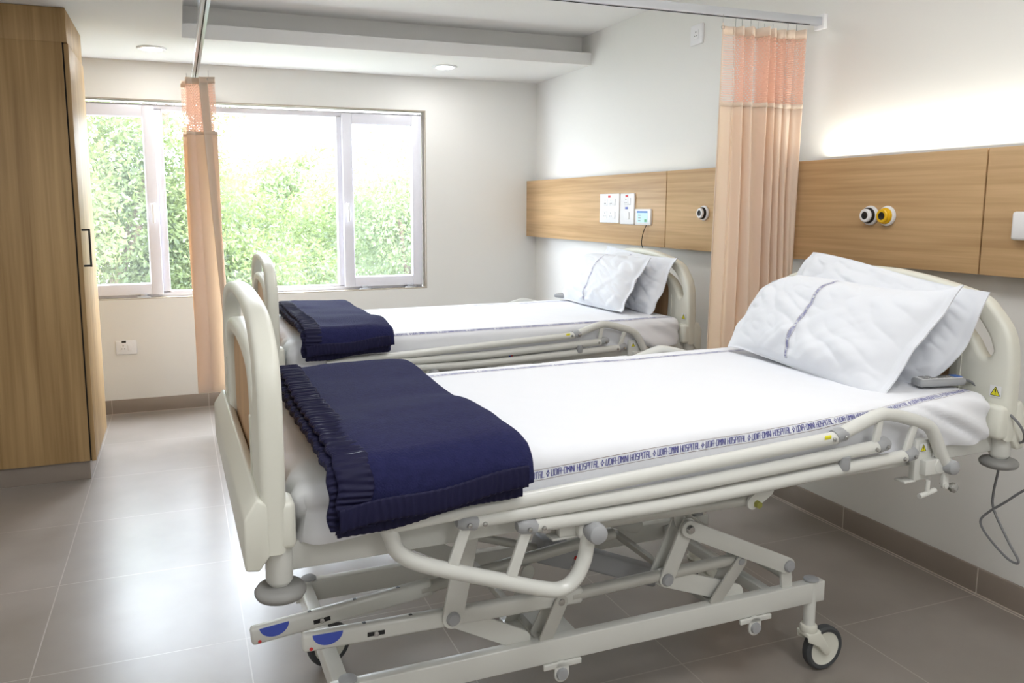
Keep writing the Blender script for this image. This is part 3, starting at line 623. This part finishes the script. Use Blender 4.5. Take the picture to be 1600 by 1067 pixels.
# base
v1, v2 = .162, .722
for v0, sgn in ((v1, 1), (v2, -1)):
    a, b_ = sorted((v0, v0+.03*sgn)); bp_(MB().box(.125, a, .220, 1.545, b_, .281), 'base_beam', 'paint_metal', bv=.003)
bp_(MB().box(.135, v1+.03, .224, .172, v2-.03, .274), 'cross_beam', 'paint_metal', bv=.003)
bp_(MB().box(1.36, v1+.03, .236, 1.39, v2-.03, .268), 'cross_beam', 'paint_metal', bv=.003)
m = MB(); m.cyl((1.43, v1+.02, .300), (1.43, v2-.02, .300), .012); bp_(m, 'brake_shaft', 'inner_metal')
for (u, v0, ang) in ((1.507, v1+.015, 0), (1.507, v2-.015, .0), (.165, v1+.015, .3), (.165, v2-.015, .25)):
    K = empty('caster', (u, v0, 0), ang); K.parent = bed
    m = MB(); m.cyl((0, 0, .15), (0, 0, .282), .0165); bp_(m, 'stem', 'paint_metal', K)
    bp_(MB().lathe([(.001, .284), (.021, .284), (.021, .288), (.015, .292), (.001, .293)], (0, 0, 0), (0, 0, 1), 24), 'stem_cap', 'grey_plastic', K)
    m = MB(); m.lathe([(.022, .150), (.024, .145), (.024, .132), (.022, .128)], (0, 0, 0), (0, 0, 1), 24)
    for s_ in (-1, 1):
        m.prism([(-.022, s_*.018, .130), (.024, s_*.018, .130), (.045, s_*.018, .100), (.066, s_*.018, .062), (.060, s_*.018, .052), (.048, s_*.018, .054), (.020, s_*.018, .085), (-.018, s_*.018, .105)], (0, s_*.006, 0))
    m.box(-.022, -.02, .118, .030, .02, .131); bp_(m, 'fork', 'plastic_cream', K, .003)
    wc = (.056, 0, .0665)
    w = bp_(MB().lathe([(.050, -.012), (.060, -.014), (.0655, -.009), (.0665, 0), (.0655, .009), (.060, .014), (.050, .012)], wc, (0, 1, 0), 44, False), 'wheel', 'dark_rubber', K)
    bp_(MB().lathe([(.001, -.011), (.010, -.014), (.014, -.009), (.040, -.008), (.0515, -.012), (.0515, .012), (.040, .008), (.014, .009), (.010, .014), (.001, .011)], wc, (0, 1, 0), 40), 'hub', 'plastic_cream', w)
for u in (1.294, .697):
    m = MB(); m.bar((u-.0, v1-.004, .205), (u, v1-.004, .189), .040, .008); m.box(u-.05, v1-.008, .208, u+.055, v1+.0, .222); g = bp_(m, 'mounting_lug', 'paint_metal', bv=.0015)
    bp_(MB().lathe([(.001, .008), (.014, .007), (.016, .002), (.016, -.004)], (u, v1-.008, .192), (0, -1, 0), 24), 'lug_cap', 'grey_plastic', g)
# lift linkage, both sides
def link(pts, w, t, v0, name='lift_arm', mt='paint_metal'):
    m = MB(); m.bar((pts[0][0], v0, pts[0][1]), (pts[1][0], v0, pts[1][1]), w, t); return bp_(m, name, mt, bv=.0015)
def pin(u, z, v0, s, r_=.017, mt='grey_plastic'): bp_(MB().lathe([(.001, .010), (r_*.75, .009), (r_, .004), (r_, -.012)], (u, v0, z), (0, -s, 0), 22), 'pivot_pin', mt)
for v0, s in ((v1, 1), (v2, -1)):
    link(((1.069, .509), (1.405, .350)), .046, .009, v0+.002*s); link(((1.074, .512), (1.013, .374)), .044, .008, v0+.014*s); link(((1.074, .512), (1.013, .374)), .044, .008, v0+.056*s)
    link(((1.069, .509), (1.02, .66)), .030, .006, v0+.040*s)
    link(((1.013, .374), (1.25, .285)), .052, .009, v0+.030*s); link(((1.406, .352), (1.415, .285)), .036, .010, v0+.014*s, 'arm_post')
    link(((.468, .64), (.417, .384)), .052, .009, v0+.014*s); link(((.417, .384), (.60, .285)), .050, .009, v0+.026*s)
    pin(1.069, .509, v0-.003*s, s, .012, 'steel'); pin(1.406, .350, v0-.003*s, s); pin(1.013, .374, v0+.010*s, s); pin(.417, .384, v0+.010*s, s)
# parallel thrust tubes with slots and stickers
for (v0, pa, pb, pc) in ((.192, (.068, .388), (.768, .373), (1.25, .385)), (.325, (-.031, .352), (.413, .395), (.94, .452))):
    d = (Vector((pb[0], 0, pb[1]))-Vector((pa[0], 0, pa[1]))).normalized(); e = Vector((-d.z, 0, d.x))
    m = MB(); ca = Vector((pa[0], v0, pa[1])); cb = Vector((pb[0], v0, pb[1])); m.obox((ca+cb)/2, d*((cb-ca).length/2), e*.021, (0, .014, 0)); t = bp_(m, 'thrust_tube', 'paint_metal', bv=.008)
    m = MB(); m.cyl(cb-d*.03, (pc[0], v0, pc[1]), .0155); bp_(m, 'inner_tube', 'inner_metal', t)
    q = ca+d*.045+Vector((0, -.0145, 0))
    m = MB(); sc = [ca+d*.055+e*.019+Vector((0, -.0146, 0))+d*(.034*math.cos(k*PI/14))-e*(.028*math.sin(k*PI/14)) for k in range(15)]; m.add(sc, [tuple(range(15))]); bp_(m, 'round_sticker', 'blue_label', t)
    m = MB(); c3 = ca+d*.165-e*.002+Vector((0, -.0145, 0)); m.obox(c3, d*.020, e*.005, (0, .0008, 0)); bp_(m, 'slot', 'black', t); bp_(MB().lathe([(.001, .006), (.006, .005), (.007, 0)], c3, (0, -1, 0), 12), 'slot_screw', 'steel', t)
    m = MB()
    for k in (.14, .25, .36): m.obox(ca+d*k+e*.0208, d*.004, e*.0008, (0, .004, 0))
    bp_(m, 'index_holes', 'black', t)
    m = MB(); m.cyl(ca+d*.018-e*.012+Vector((0, -.0145, 0)), ca+d*.018-e*.012+Vector((0, -.0155, 0)), .004); bp_(m, 'rivet', 'red_label', t)
pin(.702, .372, .176, 1, .011, 'steel'); pin(1.25, .385, .176, 1, .012)
# yokes carrying the thrust tubes
for (ua_, v_, za_, ub_, zb_) in ((.702, .172, .372, .66, .282), (.702, .212, .372, .655, .282), (.67, .30, .40, .62, .262), (1.25, .172, .385, 1.17, .284), (1.25, .212, .385, 1.19, .284)):
    bp_(MB().bar((ua_, v_, za_), (ub_, v_, zb_), .036, .006), 'yoke', 'inner_metal', bv=.001)
bp_(MB().box(.60, .17, .262, .76, .33, .272), 'yoke_base', 'paint_metal', bv=.002)
for u_ in (.64, 1.16): bp_(MB().box(u_, .17, .262, u_+.02, v2-.03, .28), 'cross_tube', 'inner_metal', bv=.002)
# lift actuator lying in the middle of the base
m = MB(); m.obox((.985, .42, .315), (.15, 0, -.062), (.009, 0, .026), (0, .030, 0)); ac = bp_(m, 'actuator', 'grey_plastic', bv=.008)
bp_(MB().obox((.80, .42, .385), (.052, 0, -.020), (.012, 0, .032), (0, .036, 0)).build('motor_housing', 'grey_plastic', parent=ac, bevel=.008) and MB().cyl((.86, .389, .366), (.86, .387, .366), .006), 'red_button', 'red_dot', ac)
bp_(MB().cyl((.55, .42, .47), (.76, .42, .398), .012), 'piston_rod', 'inner_metal', ac); bp_(MB().cyl((1.12, .42, .258), (1.26, .42, .252), .012), 'piston_rod', 'inner_metal', ac)
bp_(MB().obox((.56, .5, .52), (.20, 0, .09), (.0, 0, .03), (0, .02, 0)), 'tilt_arm', 'inner_metal', bv=.004); bp_(MB().obox((.98, .5, .565), (.16, 0, -.06), (0, 0, .025), (0, .02, 0)), 'tilt_arm', 'inner_metal', bv=.004)
tag(BED, 'near cream hospital bed in front with grey corner bumpers and full lift base', 'hospital bed', 'hospital beds')
bpy.context.view_layer.update()
FB = copy_tree(BED)
FB['label'] = 'far hospital bed beside the window, its head partly behind the right curtain'
BED.location = (.1468, 1.4856, 0); BED.rotation_euler = (0, 0, .0121)
FB.location = (.345, 3.250, 0); FB.rotation_euler = (0, 0, -.021); FB.scale = (.987, 1, .975)
def BM(o): return Matrix.Translation(o.location) @ Matrix.Rotation(o.rotation_euler.z, 4, 'Z') @ Matrix.Diagonal((o.scale.x, 1, o.scale.z, 1))
MN, MF = BM(BED), BM(FB)
def put(m, name, mt, org, M, parent=None, **k):
    """mesh authored in bed coordinates; top-level objects get their own origin"""
    if parent is None: return m.build(name, mt, org=org, M=M, **k)
    o = m.build(name, mt, org=org, **k); o.parent = parent; return o

# ------------------------------------------------------------------ lettering drawn as strokes on a 4 x 6 cell
GL = {'U': [[(0, 6), (0, 0), (4, 0), (4, 6)]], 'D': [[(0, 0), (0, 6), (3, 6), (4, 5), (4, 1), (3, 0), (0, 0)]], 'I': [[(0, 0), (0, 6)]], 'A': [[(0, 0), (0, 6), (4, 6), (4, 0)], [(0, 3), (4, 3)]],
      'O': [[(0, 0), (0, 6), (4, 6), (4, 0), (0, 0)]], 'M': [[(0, 0), (0, 6), (2, 3), (4, 6), (4, 0)]], 'N': [[(0, 0), (0, 6), (4, 0), (4, 6)]], 'H': [[(0, 0), (0, 6)], [(4, 0), (4, 6)], [(0, 3), (4, 3)]],
      'S': [[(0, 0), (4, 0), (4, 3), (0, 3), (0, 6), (4, 6)]], 'P': [[(0, 0), (0, 6), (4, 6), (4, 3), (0, 3)]], 'T': [[(0, 6), (4, 6)], [(2, 0), (2, 6)]], 'L': [[(0, 6), (0, 0), (4, 0)]],
      '-': [[(.5, 3), (1.5, 3)]], '*': [[(2, 6), (3, 4), (5, 3), (3, 2), (2, 0), (1, 2), (-1, 3), (1, 4), (2, 6)]]}
GW = {'I': 0, '-': 2, ' ': 1}
def text_strokes(txt):
    x = 0; out = []
    for ch in txt:
        for pl in GL.get(ch, []): out += [((x+a[0], a[1]), (x+b_[0], b_[1])) for a, b_ in zip(pl, pl[1:])]
        x += GW.get(ch, 4)+2
    return out, x
STR, TW = text_strokes('UDIA-OMINI HOSPITAL * ')
def print_band(fn, s0, s1, period, width, parent, org, lines=True, flip=False):
    """fn(s, t) -> point slightly above the cloth; t in metres across the band"""
    m = MB(); sc = period/TW; hh = width*.60; ty = hh/6; k = 0; s = s0; sw = .52
    while s < s1:
        for (a, b_) in STR:
            A = Vector((a[0]*sc, a[1]*ty)); B_ = Vector((b_[0]*sc, b_[1]*ty)); d = B_-A
            if d.length < 1e-6: continue
            d = d.normalized()*(sc*sw); n_ = Vector((-d.y, d.x)); A = A-d*.9; B_ = B_+d*.9; nseg = 2
            if s+A.x > s1 or s+B_.x > s1: continue
            for q in range(nseg):
                P0 = A+(B_-A)*(q/nseg); P1 = A+(B_-A)*((q+1)/nseg)
                m.add([fn(s+p.x, p.y-hh/2) for p in (P0-n_, P1-n_, P1+n_, P0+n_)], [(0, 1, 2, 3)])
        s += period
    o = m.build('printed_lettering', 'print_blue', org=org, parent=parent, flat=True)
    if lines:
        m = MB(); N_ = int((s1-s0)/.01)
        for e in (-.5, .5): m.grid(N_, 1, lambda i, j: fn(s0+(s1-s0)*i, e*width+(j-.5)*.0009))
        m.build('printed_border', 'print_line', org=org, parent=parent, flat=True)
    return o

# ------------------------------------------------------------------ mattresses and sheets
SU0, SU1, SV0, SV1, SZ0, SZT = .05, 1.935, -.002, .884, .702, .826
def top_z(u): return SZT+.010*(u-1)+.004*math.sin(u*2.1)
def sheet_pt(u, v, z, rr_=.036, seed=0, amp=1, off=0):
    """(u,v,z) on the block surface -> point on the rounded, wrinkled sheet"""
    zt = top_z(u)
    q = Vector((min(max(u, SU0+rr_), SU1-rr_), min(max(v, SV0+rr_), SV1-rr_), min(max(z, SZ0+rr_*.4), zt-rr_))); p = Vector((u, v, z)); n_ = p-q
    if n_.length < 1e-6: n_ = Vector((0, 0, 1))
    n_.normalize(); N = noise.noise
    side = 1-max(0, n_.z)
    w = .0022*N(Vector((u*5+seed, v*6, z*4)))+.0018*abs(N(Vector((u*9+v*7+seed, v*3-u*2, seed+z*3))))
    # tension folds running down the side near the head corner
    k = math.exp(-((u-1.78)/.20)**2)*side; w += k*.019*abs(N(Vector(((u+z*1.9)*9+seed, z*2.2, v*2))))*2.0
    k2 = math.exp(-((u-.08)/.12)**2)*side; w += k2*.030*abs(N(Vector((v*6+seed, z*9+v*4, 3))))*1.5
    w += side*.006*N(Vector((u*3.2+seed, z*14, v*5)))
    w += .0012*abs(N(Vector((u*2+9*v+seed, v*3, 5.5))))
    return q+n_*(rr_+w*amp+off)
def face_grid(m, nu, nv, f): m.grid(nu, nv, f)
def make_sheet(M, label, seed, edge_fn, bedlabel):
    org = Vector((1.0, .44, SZ0)); m = MB(); zb = SZ0
    sp = lambda u, v, z: sheet_pt(u, v, z, seed=seed)
    # cross-section loop swept along u (sides + top), then two end faces
    def sec(j):
        # j in 0..1 : near bottom -> near top -> far top -> far bottom
        H = top_z(1)-zb; Wd = SV1-SV0; T = 2*H+Wd; s_ = j*T
        return s_, H, Wd
    def f(i, j):
        u = SU0+(SU1-SU0)*i; s_, H, Wd = sec(j); zt = top_z(u)
        if s_ < H: return sp(u, SV0, zb+(zt-zb)*(s_/H))
        if s_ < H+Wd: return sp(u, SV0+(s_-H), zt)
        return sp(u, SV1, zt-(zt-zb)*((s_-H-Wd)/H))
    m.grid(190, 130, f)
    for uu in (SU0, SU1): m.grid(90, 16, lambda i, j: sp(uu, SV0+(SV1-SV0)*i, zb+(top_z(uu)-zb)*j))
    bmv = m
    o = m.build('bed_sheet', 'sheet_cotton', org=org, M=M, angle=70)
    bm = bmesh.new(); bm.from_mesh(o.data); bmesh.ops.remove_doubles(bm, verts=bm.verts, dist=1e-4); bmesh.ops.recalc_face_normals(bm, faces=bm.faces)
    for fc in bm.faces: fc.smooth = True
    for e in bm.edges: e.smooth = True
    bm.to_mesh(o.data); bm.free()
    tag(o, label, 'bed sheet')
    def fn(s, t):
        e = edge_fn(s)+t; zt = top_z(s)
        # e: signed distance round the near top edge
        if e < 0: return sheet_pt(s, SV0, zt+e, seed=seed, off=.0016)
        return sheet_pt(s, SV0+e, zt, seed=seed, off=.0016)
    print_band(fn, .18, 1.90, .134, .024, o, org)
    print_band(lambda s, t: sheet_pt(s, .795+t+.01*math.sin(s*3), top_z(s), seed=seed, off=.0016), .20, 1.88, .134, .024, o, org)
    mm = MB(); mm.box(SU0+.012, SV0+.012, .707, SU1-.012, SV1-.012, top_z(SU0)-.012); mt_ = mm.build('mattress', 'mattress_vinyl', org=(1, .44, .707), M=M, bevel=.03)
    tag(mt_, bedlabel, 'mattress')
    return o
make_sheet(MN, 'white fitted sheet with blue hospital lettering on the near bed', 3.1, lambda u: interp(u, [.2, .55, .85, 1.1, 1.3, 1.5, 1.7, 1.93], [-.052, -.050, -.038, -.034, -.024, -.008, .022, .050]), 'mattress under the white sheet of the near bed')
make_sheet(MF, 'white fitted sheet with thin blue border on the far bed', 9.7, lambda u: interp(u, [.2, 1.0, 1.5, 1.93], [.012, .014, .022, .035]), 'mattress under the white sheet of the far bed')

# ------------------------------------------------------------------ pillows
def pillow(M, name, label, bot, top_, w, T, seed, stripe=None, sag=.0, corners=None, group=None):
    """bot/top_: (u, v, z) of the middle of lower and upper edge; width along v"""
    bot, top_ = Vector(bot), Vector(top_); Y = (top_-bot); h = Y.length; Y.normalize(); X = Vector((0, -1, 0)); X = (X-Y*X.dot(Y)).normalized(); Nn = Y.cross(X)
    if Nn.x > 0: Nn = -Nn
    Cc = (bot+top_)/2; org = Vector((bot.x, bot.y, bot.z)); N = noise.noise
    cor = corners or {}
    def prof(a): a = min(1, abs(a)); return max(0, 1-a**2.6)**.62
    fl = .93
    def surf(a, b_, side, off=0):
        # a, b in -1..1 across and up, including the flange
        pa, pb = a/fl, b_/.97; t = T/2*prof(pa)*prof(pb) if abs(pa) < 1 and abs(pb) < 1 else 0
        x = a*w/2*(1+.012*(1-b_*b_)); y = b_*h/2*(1-.02*(1-abs(a)**3)) if b_ > 0 else b_*h/2*(1+.05*(1-a*a))
        for (ca, cb), (dx, dy, dz) in cor.items():
            k = max(0, (1+a*ca)/2)**5*max(0, (1+b_*cb)/2)**5; x += dx*k; y += dy*k
        body = min(1, t/(T*.2))
        wr = .012*N(Vector((a*2.2+seed, b_*2.6, side)))+.010*abs(N(Vector((a*3.2+b_*2.4+seed, b_*1.6-a*1.2, side*3))))*2-.004+.0010*N(Vector((a*11+seed, b_*9, side)))
        fold = .010*max(0, N(Vector((a*7-b_*4+seed, a+seed, 7.7))))*max(0, -b_+.4)
        z = side*(t+.0022)+(side*(wr+fold)*body)
        z += .010*N(Vector((a*3+seed, b_*3+2, .3)))*(1-body)*(abs(a)**4+abs(b_)**4)      # wavy flange, same for both sides
        z += sag*(a*a-.3)*-.5
        return Cc+X*x+Y*y+Nn*(z+off*side)
    m = MB(); NU, NV = 130, 100
    m.grid(NU, NV, lambda i, j: surf(2*i-1, 2*j-1, 1)); m.grid(NU, NV, lambda i, j: surf(2*i-1, 2*j-1, -1))
    per = [(i, 0) for i in range(NU)]+[(NU, j) for j in range(NV)]+[(NU-i, NV) for i in range(NU)]+[(0, NV-j) for j in range(NV)]
    wv = NV+1; n1 = (NU+1)*wv
    for (a, b_) in zip(per, per[1:]+per[:1]): i0, i1 = a[0]*wv+a[1], b_[0]*wv+b_[1]; m.f.append((i0, i1, i1+n1, i0+n1))
    o = m.build(name, 'pillow_cotton', org=org, M=M, angle=75); tag(o, label, 'pillow', group)
    if stripe is not None:
        fn = lambda s, t: surf(stripe+.05*math.sin((s/h)*2.4+.5)-(t/(w/2)), -1+2*s/h, 1, .0028)
        print_band(fn, .012, h-.015, .105, .013, o, org)
    return o
pillow(MN, 'pillow', 'white pillow in front on the near bed with blue lettering stripe', (1.668, .458, .846), (1.850, .425, 1.108), .70, .15, 1.3, stripe=-.075,
       corners={(1, 1): (.025, .06, 0), (1, -1): (.0, -.022, 0), (-1, 1): (.07, -.06, 0), (-1, -1): (.03, -.03, 0)}, group='pillows on the near bed')
pillow(MN, 'pillow', 'white pillow behind the front one, against the near bed headboard', (1.84, .42, .850), (1.932, .365, 1.15), .70, .072, 5.6, corners={(1, 1): (-.005, .02, 0), (-1, 1): (.02, -.02, 0), (1, -1): (-.15, 0, 0)}, group='pillows on the near bed')
pillow(MF, 'pillow', 'white pillow in front on the far bed with thin blue stripe', (1.705, .52, .848), (1.85, .52, 1.12), .68, .14, 8.2, stripe=-.05,
       corners={(1, 1): (.03, -.0, 0), (-1, 1): (.03, -.02, 0), (-1, -1): (-.03, -.01, 0)}, group='pillows on the far bed')
pillow(MF, 'pillow', 'white pillow behind the front one, against the far bed headboard', (1.85, .44, .852), (1.932, .42, 1.13), .68, .072, 2.6, stripe=-.12, corners={(1, 1): (.03, .02, 0), (1, -1): (-.03, 0, 0)}, group='pillows on the far bed')

# ------------------------------------------------------------------ blankets
def blanket(M, label, u0n, u0f, u1n, u1f, vfar, zt, hang_l, hang_r, seed):
    """folded blanket: slabs swept along a path that runs over the mattress and down the near side"""
    N = noise.noise; org = Vector(((u0n+u1n)/2, .3, zt-.05))
    def path(th, lift, low, res=110):       # returns list of (v, z, nv, nz); outer surface offset by lift
        pts = [(vfar, zt)]; k = 10
        for i in range(1, k+1): pts.append((vfar+(-.035-vfar)*i/k, zt+.004*math.sin(i)))
        R_ = .042; cv, cz = -.035, zt-R_
        for i in range(1, 7): a = PI/2*i/6; pts.append((cv-R_*math.sin(a), cz+R_*math.cos(a)))
        L_ = cz-low
        for i in range(1, 7): pts.append((cv-R_-.006*i/6, cz-L_*i/6))
        P = smooth([(v, z, 0) for v, z in pts], 5); out = []
        D = [0]
        for a, b_ in zip(P, P[1:]): D.append(D[-1]+(b_-a).length)
        xs = np.linspace(0, D[-1], res); P = [Vector((float(np.interp(x, D, [p.x for p in P])), float(np.interp(x, D, [p.y for p in P])), 0)) for x in xs]
        for i, p in enumerate(P):
            a = P[max(i-1, 0)]; b_ = P[min(i+1, len(P)-1)]; d = (b_-a).normalized(); out.append((p.x, p.y, d.y, -d.x) if False else (p.x, p.y, d.y, -d.x))
        return [(v+nv*lift, z+nz*lift, nv, nz) for v, z, nv, nz in [(x, y, -abs(nv_) if x < 0 else nv_, nz_) for x, y, nv_, nz_ in [(a, b_, c_, d_) for a, b_, c_, d_ in out]]]
    def slab(name, mt, ua, ub, th, lift, lowl, lowr, parent=None, rib=0, s0=0., s1=1., wr=1., nring=26, seedk=0):
        m = MB(); PT0 = path(th, lift, lowl, 760 if rib else 120); PT1 = path(th, lift, lowr, 760 if rib else 120); n = len(PT0); i0, i1 = int(s0*(n-1)), int(s1*(n-1)); rings = []; o0 = 0
        for i in range(i0, i1+1):
            s_ = i/(n-1); fr_ = 1-s_; endk = 1
            e = min(i-i0, i1-i)*(120/n); endk = math.sqrt(max(.02, 1-(1-min(1, e/3))**2))
            a0 = ua(s_); a1 = ub(s_); ring = []
            for k in range(nring):
                t = 2*PI*k/nring; cx = math.copysign(abs(math.cos(t))**.28, math.cos(t)); cz = math.copysign(abs(math.sin(t))**.7, math.sin(t))
                x = (1+cx)/2; u = a0+(a1-a0)*x; q0, q1 = PT0[i], PT1[i]
                v = q0[0]*(1-x)+q1[0]*x; z = q0[1]*(1-x)+q1[1]*x; nv, nz = q0[2], q0[3]
                w = cz*th/2*endk
                if cz > 0: w += wr*(.013*N(Vector((u*5+seed+seedk, v*5, z*5)))+.003*N(Vector((u*16, v*12+seed, z*12))))
                if rib: w += (.0022*math.sin(s_*rib*1.7+6*N(Vector((u*14, s_*9, seed))))+.0015*math.sin(s_*rib*.63+seedk))*max(0, cz); u += .0030*math.sin(s_*rib*.31+seedk)+.003*N(Vector((s_*14, seedk, x*2)))
                ring.append(Vector((u, v+nv*w, z+nz*w)))
            rings.append(ring)
        nr = nring
        # re-mesh the flat top and bottom of each ring finely enough by inserting columns
        for ring in rings: m.v += ring
        for i in range(len(rings)-1):
            for k in range(nr): m.f.append((i*nr+k, i*nr+(k+1) % nr, (i+1)*nr+(k+1) % nr, (i+1)*nr+k))
        m.f.append(tuple(reversed(range(nr)))); m.f.append(tuple((len(rings)-1)*nr+k for k in range(nr)))
        if parent is None: return m.build(name, mt, org=org, M=M, angle=80)
        return m.build(name, mt, org=org, parent=parent, angle=80)
    lerp = lambda f, n_: (lambda s_: f+(n_-f)*min(1, s_*1.6))
    ua, ub = lerp(u0f+.045, u0n+.045), lerp(u1f, u1n)
    body = slab('blanket', 'fleece_navy', ua, ub, .036, .002, hang_l+.03, hang_r+.025, nring=90)
    tag(body, label, 'blanket')
    slab('inner_fold', 'fleece_navy', lerp(u0f+.04, u0n+.035), lerp(u1f-.012, u1n-.012), .030, -.022, hang_l+.004, hang_r, parent=body, nring=60, seedk=3)
    # satin binding: gathered ribbon along the left edges and along the hanging ends
    slab('satin_binding', 'satin_navy', lerp(u0f+.012, u0n+.010), lerp(u0f+.072, u0n+.078), .012, .016, hang_l+.03, hang_l+.028, parent=body, rib=330, wr=.3, seedk=1)
    slab('satin_binding', 'satin_navy', lerp(u0f, u0n-.004), lerp(u0f+.05, u0n+.055), .013, .000, hang_l+.022, hang_l+.02, parent=body, rib=300, wr=.3, seedk=2)
    slab('satin_binding', 'satin_navy', lerp(u0f-.008, u0n+.010), lerp(u0f+.04, u0n+.05), .014, -.022, hang_l+.006, hang_l+.006, parent=body, rib=280, wr=.3, seedk=4)
    # hem across the hanging end
    def hem(lift, l0, r0, hgt, sk):
        m = MB(); V0 = -.035-.042-lift-.006
        def f(i, j):
            u = u0n+.012+(u1n-.02-u0n-.012)*i; zc = l0+(r0-l0)*i+.004*math.sin(i*9+sk); t = 2*PI*j; return (u, V0-.0035*math.cos(t)-.0014*math.sin(u*420+N(Vector((u*30, j*3, sk)))*3), zc+hgt/2*math.sin(t))
        m.grid(170, 14, f, closed_v=True); m.build('satin_hem', 'satin_navy', org=org, parent=body, angle=80)
    hem(.022, hang_l+.048, hang_r+.045, .046, 0)
    hem(-.008, hang_l+.018, hang_r+.016, .036, 2)
    return body
blanket(MN, 'folded navy fleece blanket with satin edge on the near bed foot', .090, .100, .500, .505, .845, .864, .728, .768, 2.2)
blanket(MF, 'folded navy fleece blanket on the foot of the far bed', .100, .085, .480, .450, .880, .866, .742, .772, 7.7)

# ------------------------------------------------------------------ remotes
def remote(M, label, a, b_, cable=None, small=False):
    a, b_ = Vector(a), Vector(b_); d = (b_-a); ln = d.length; d.normalize(); s_ = Vector((-d.y, d.x, 0)).normalized(); n_ = d.cross(s_); c = (a+b_)/2
    m = MB(); m.obox(c, d*ln/2, s_*.026, n_*.011); o = m.build('bed_remote', 'grey_plastic', org=c, M=M, bevel=.008); tag(o, label, 'remote control', 'bed remote controls')
    m = MB(); m.obox(c+n_*.0116, d*ln*.44, s_*.019, n_*.0008); m.build('keypad', 'sticker_white', org=c, parent=o)
    m = MB()
    for k in range(5):
        for e in (-1, 1): m.obox(c+n_*.0128+d*ln*(-.32+.15*k)+s_*e*.009, d*.008, s_*.006, n_*.0008)
    m.build('buttons', 'grey_rubber', org=c, parent=o)
    MB().obox(c+n_*.0130+d*ln*.36, d*.012, s_*.015, n_*.0008).build('display', 'screen_blue', org=c, parent=o)
    if cable: MB().tube(cable, .0034, 6, 8).build('cable', 'cable_grey', org=c, parent=o)
    return o
remote(MN, 'grey bed remote lying by the pillows on the near bed', (1.795, .125, .848), (1.925, .085, .853),
       [(1.922, .085, .853), (1.945, .075, .85), (1.958, .05, .83), (1.97, -.055, .76), (2.005, -.05, .70), (2.04, .046, .67), (2.04, .035, .596), (2.04, .043, .517), (2.04, .037, .467), (2.04, -.012, .392), (2.04, -.047, .344), (2.04, -.016, .340), (2.04, .045, .379), (2.04, .074, .417), (2.04, .052, .455), (2.04, .008, .50), (2.04, -.043, .554), (2.04, -.10, .60), (2.05, -.05, .68), (2.04, .0, .70)])
remote(MF, 'grey bed remote on the far bed at the window side of the pillows', (1.68, .885, .858), (1.74, .80, .858))
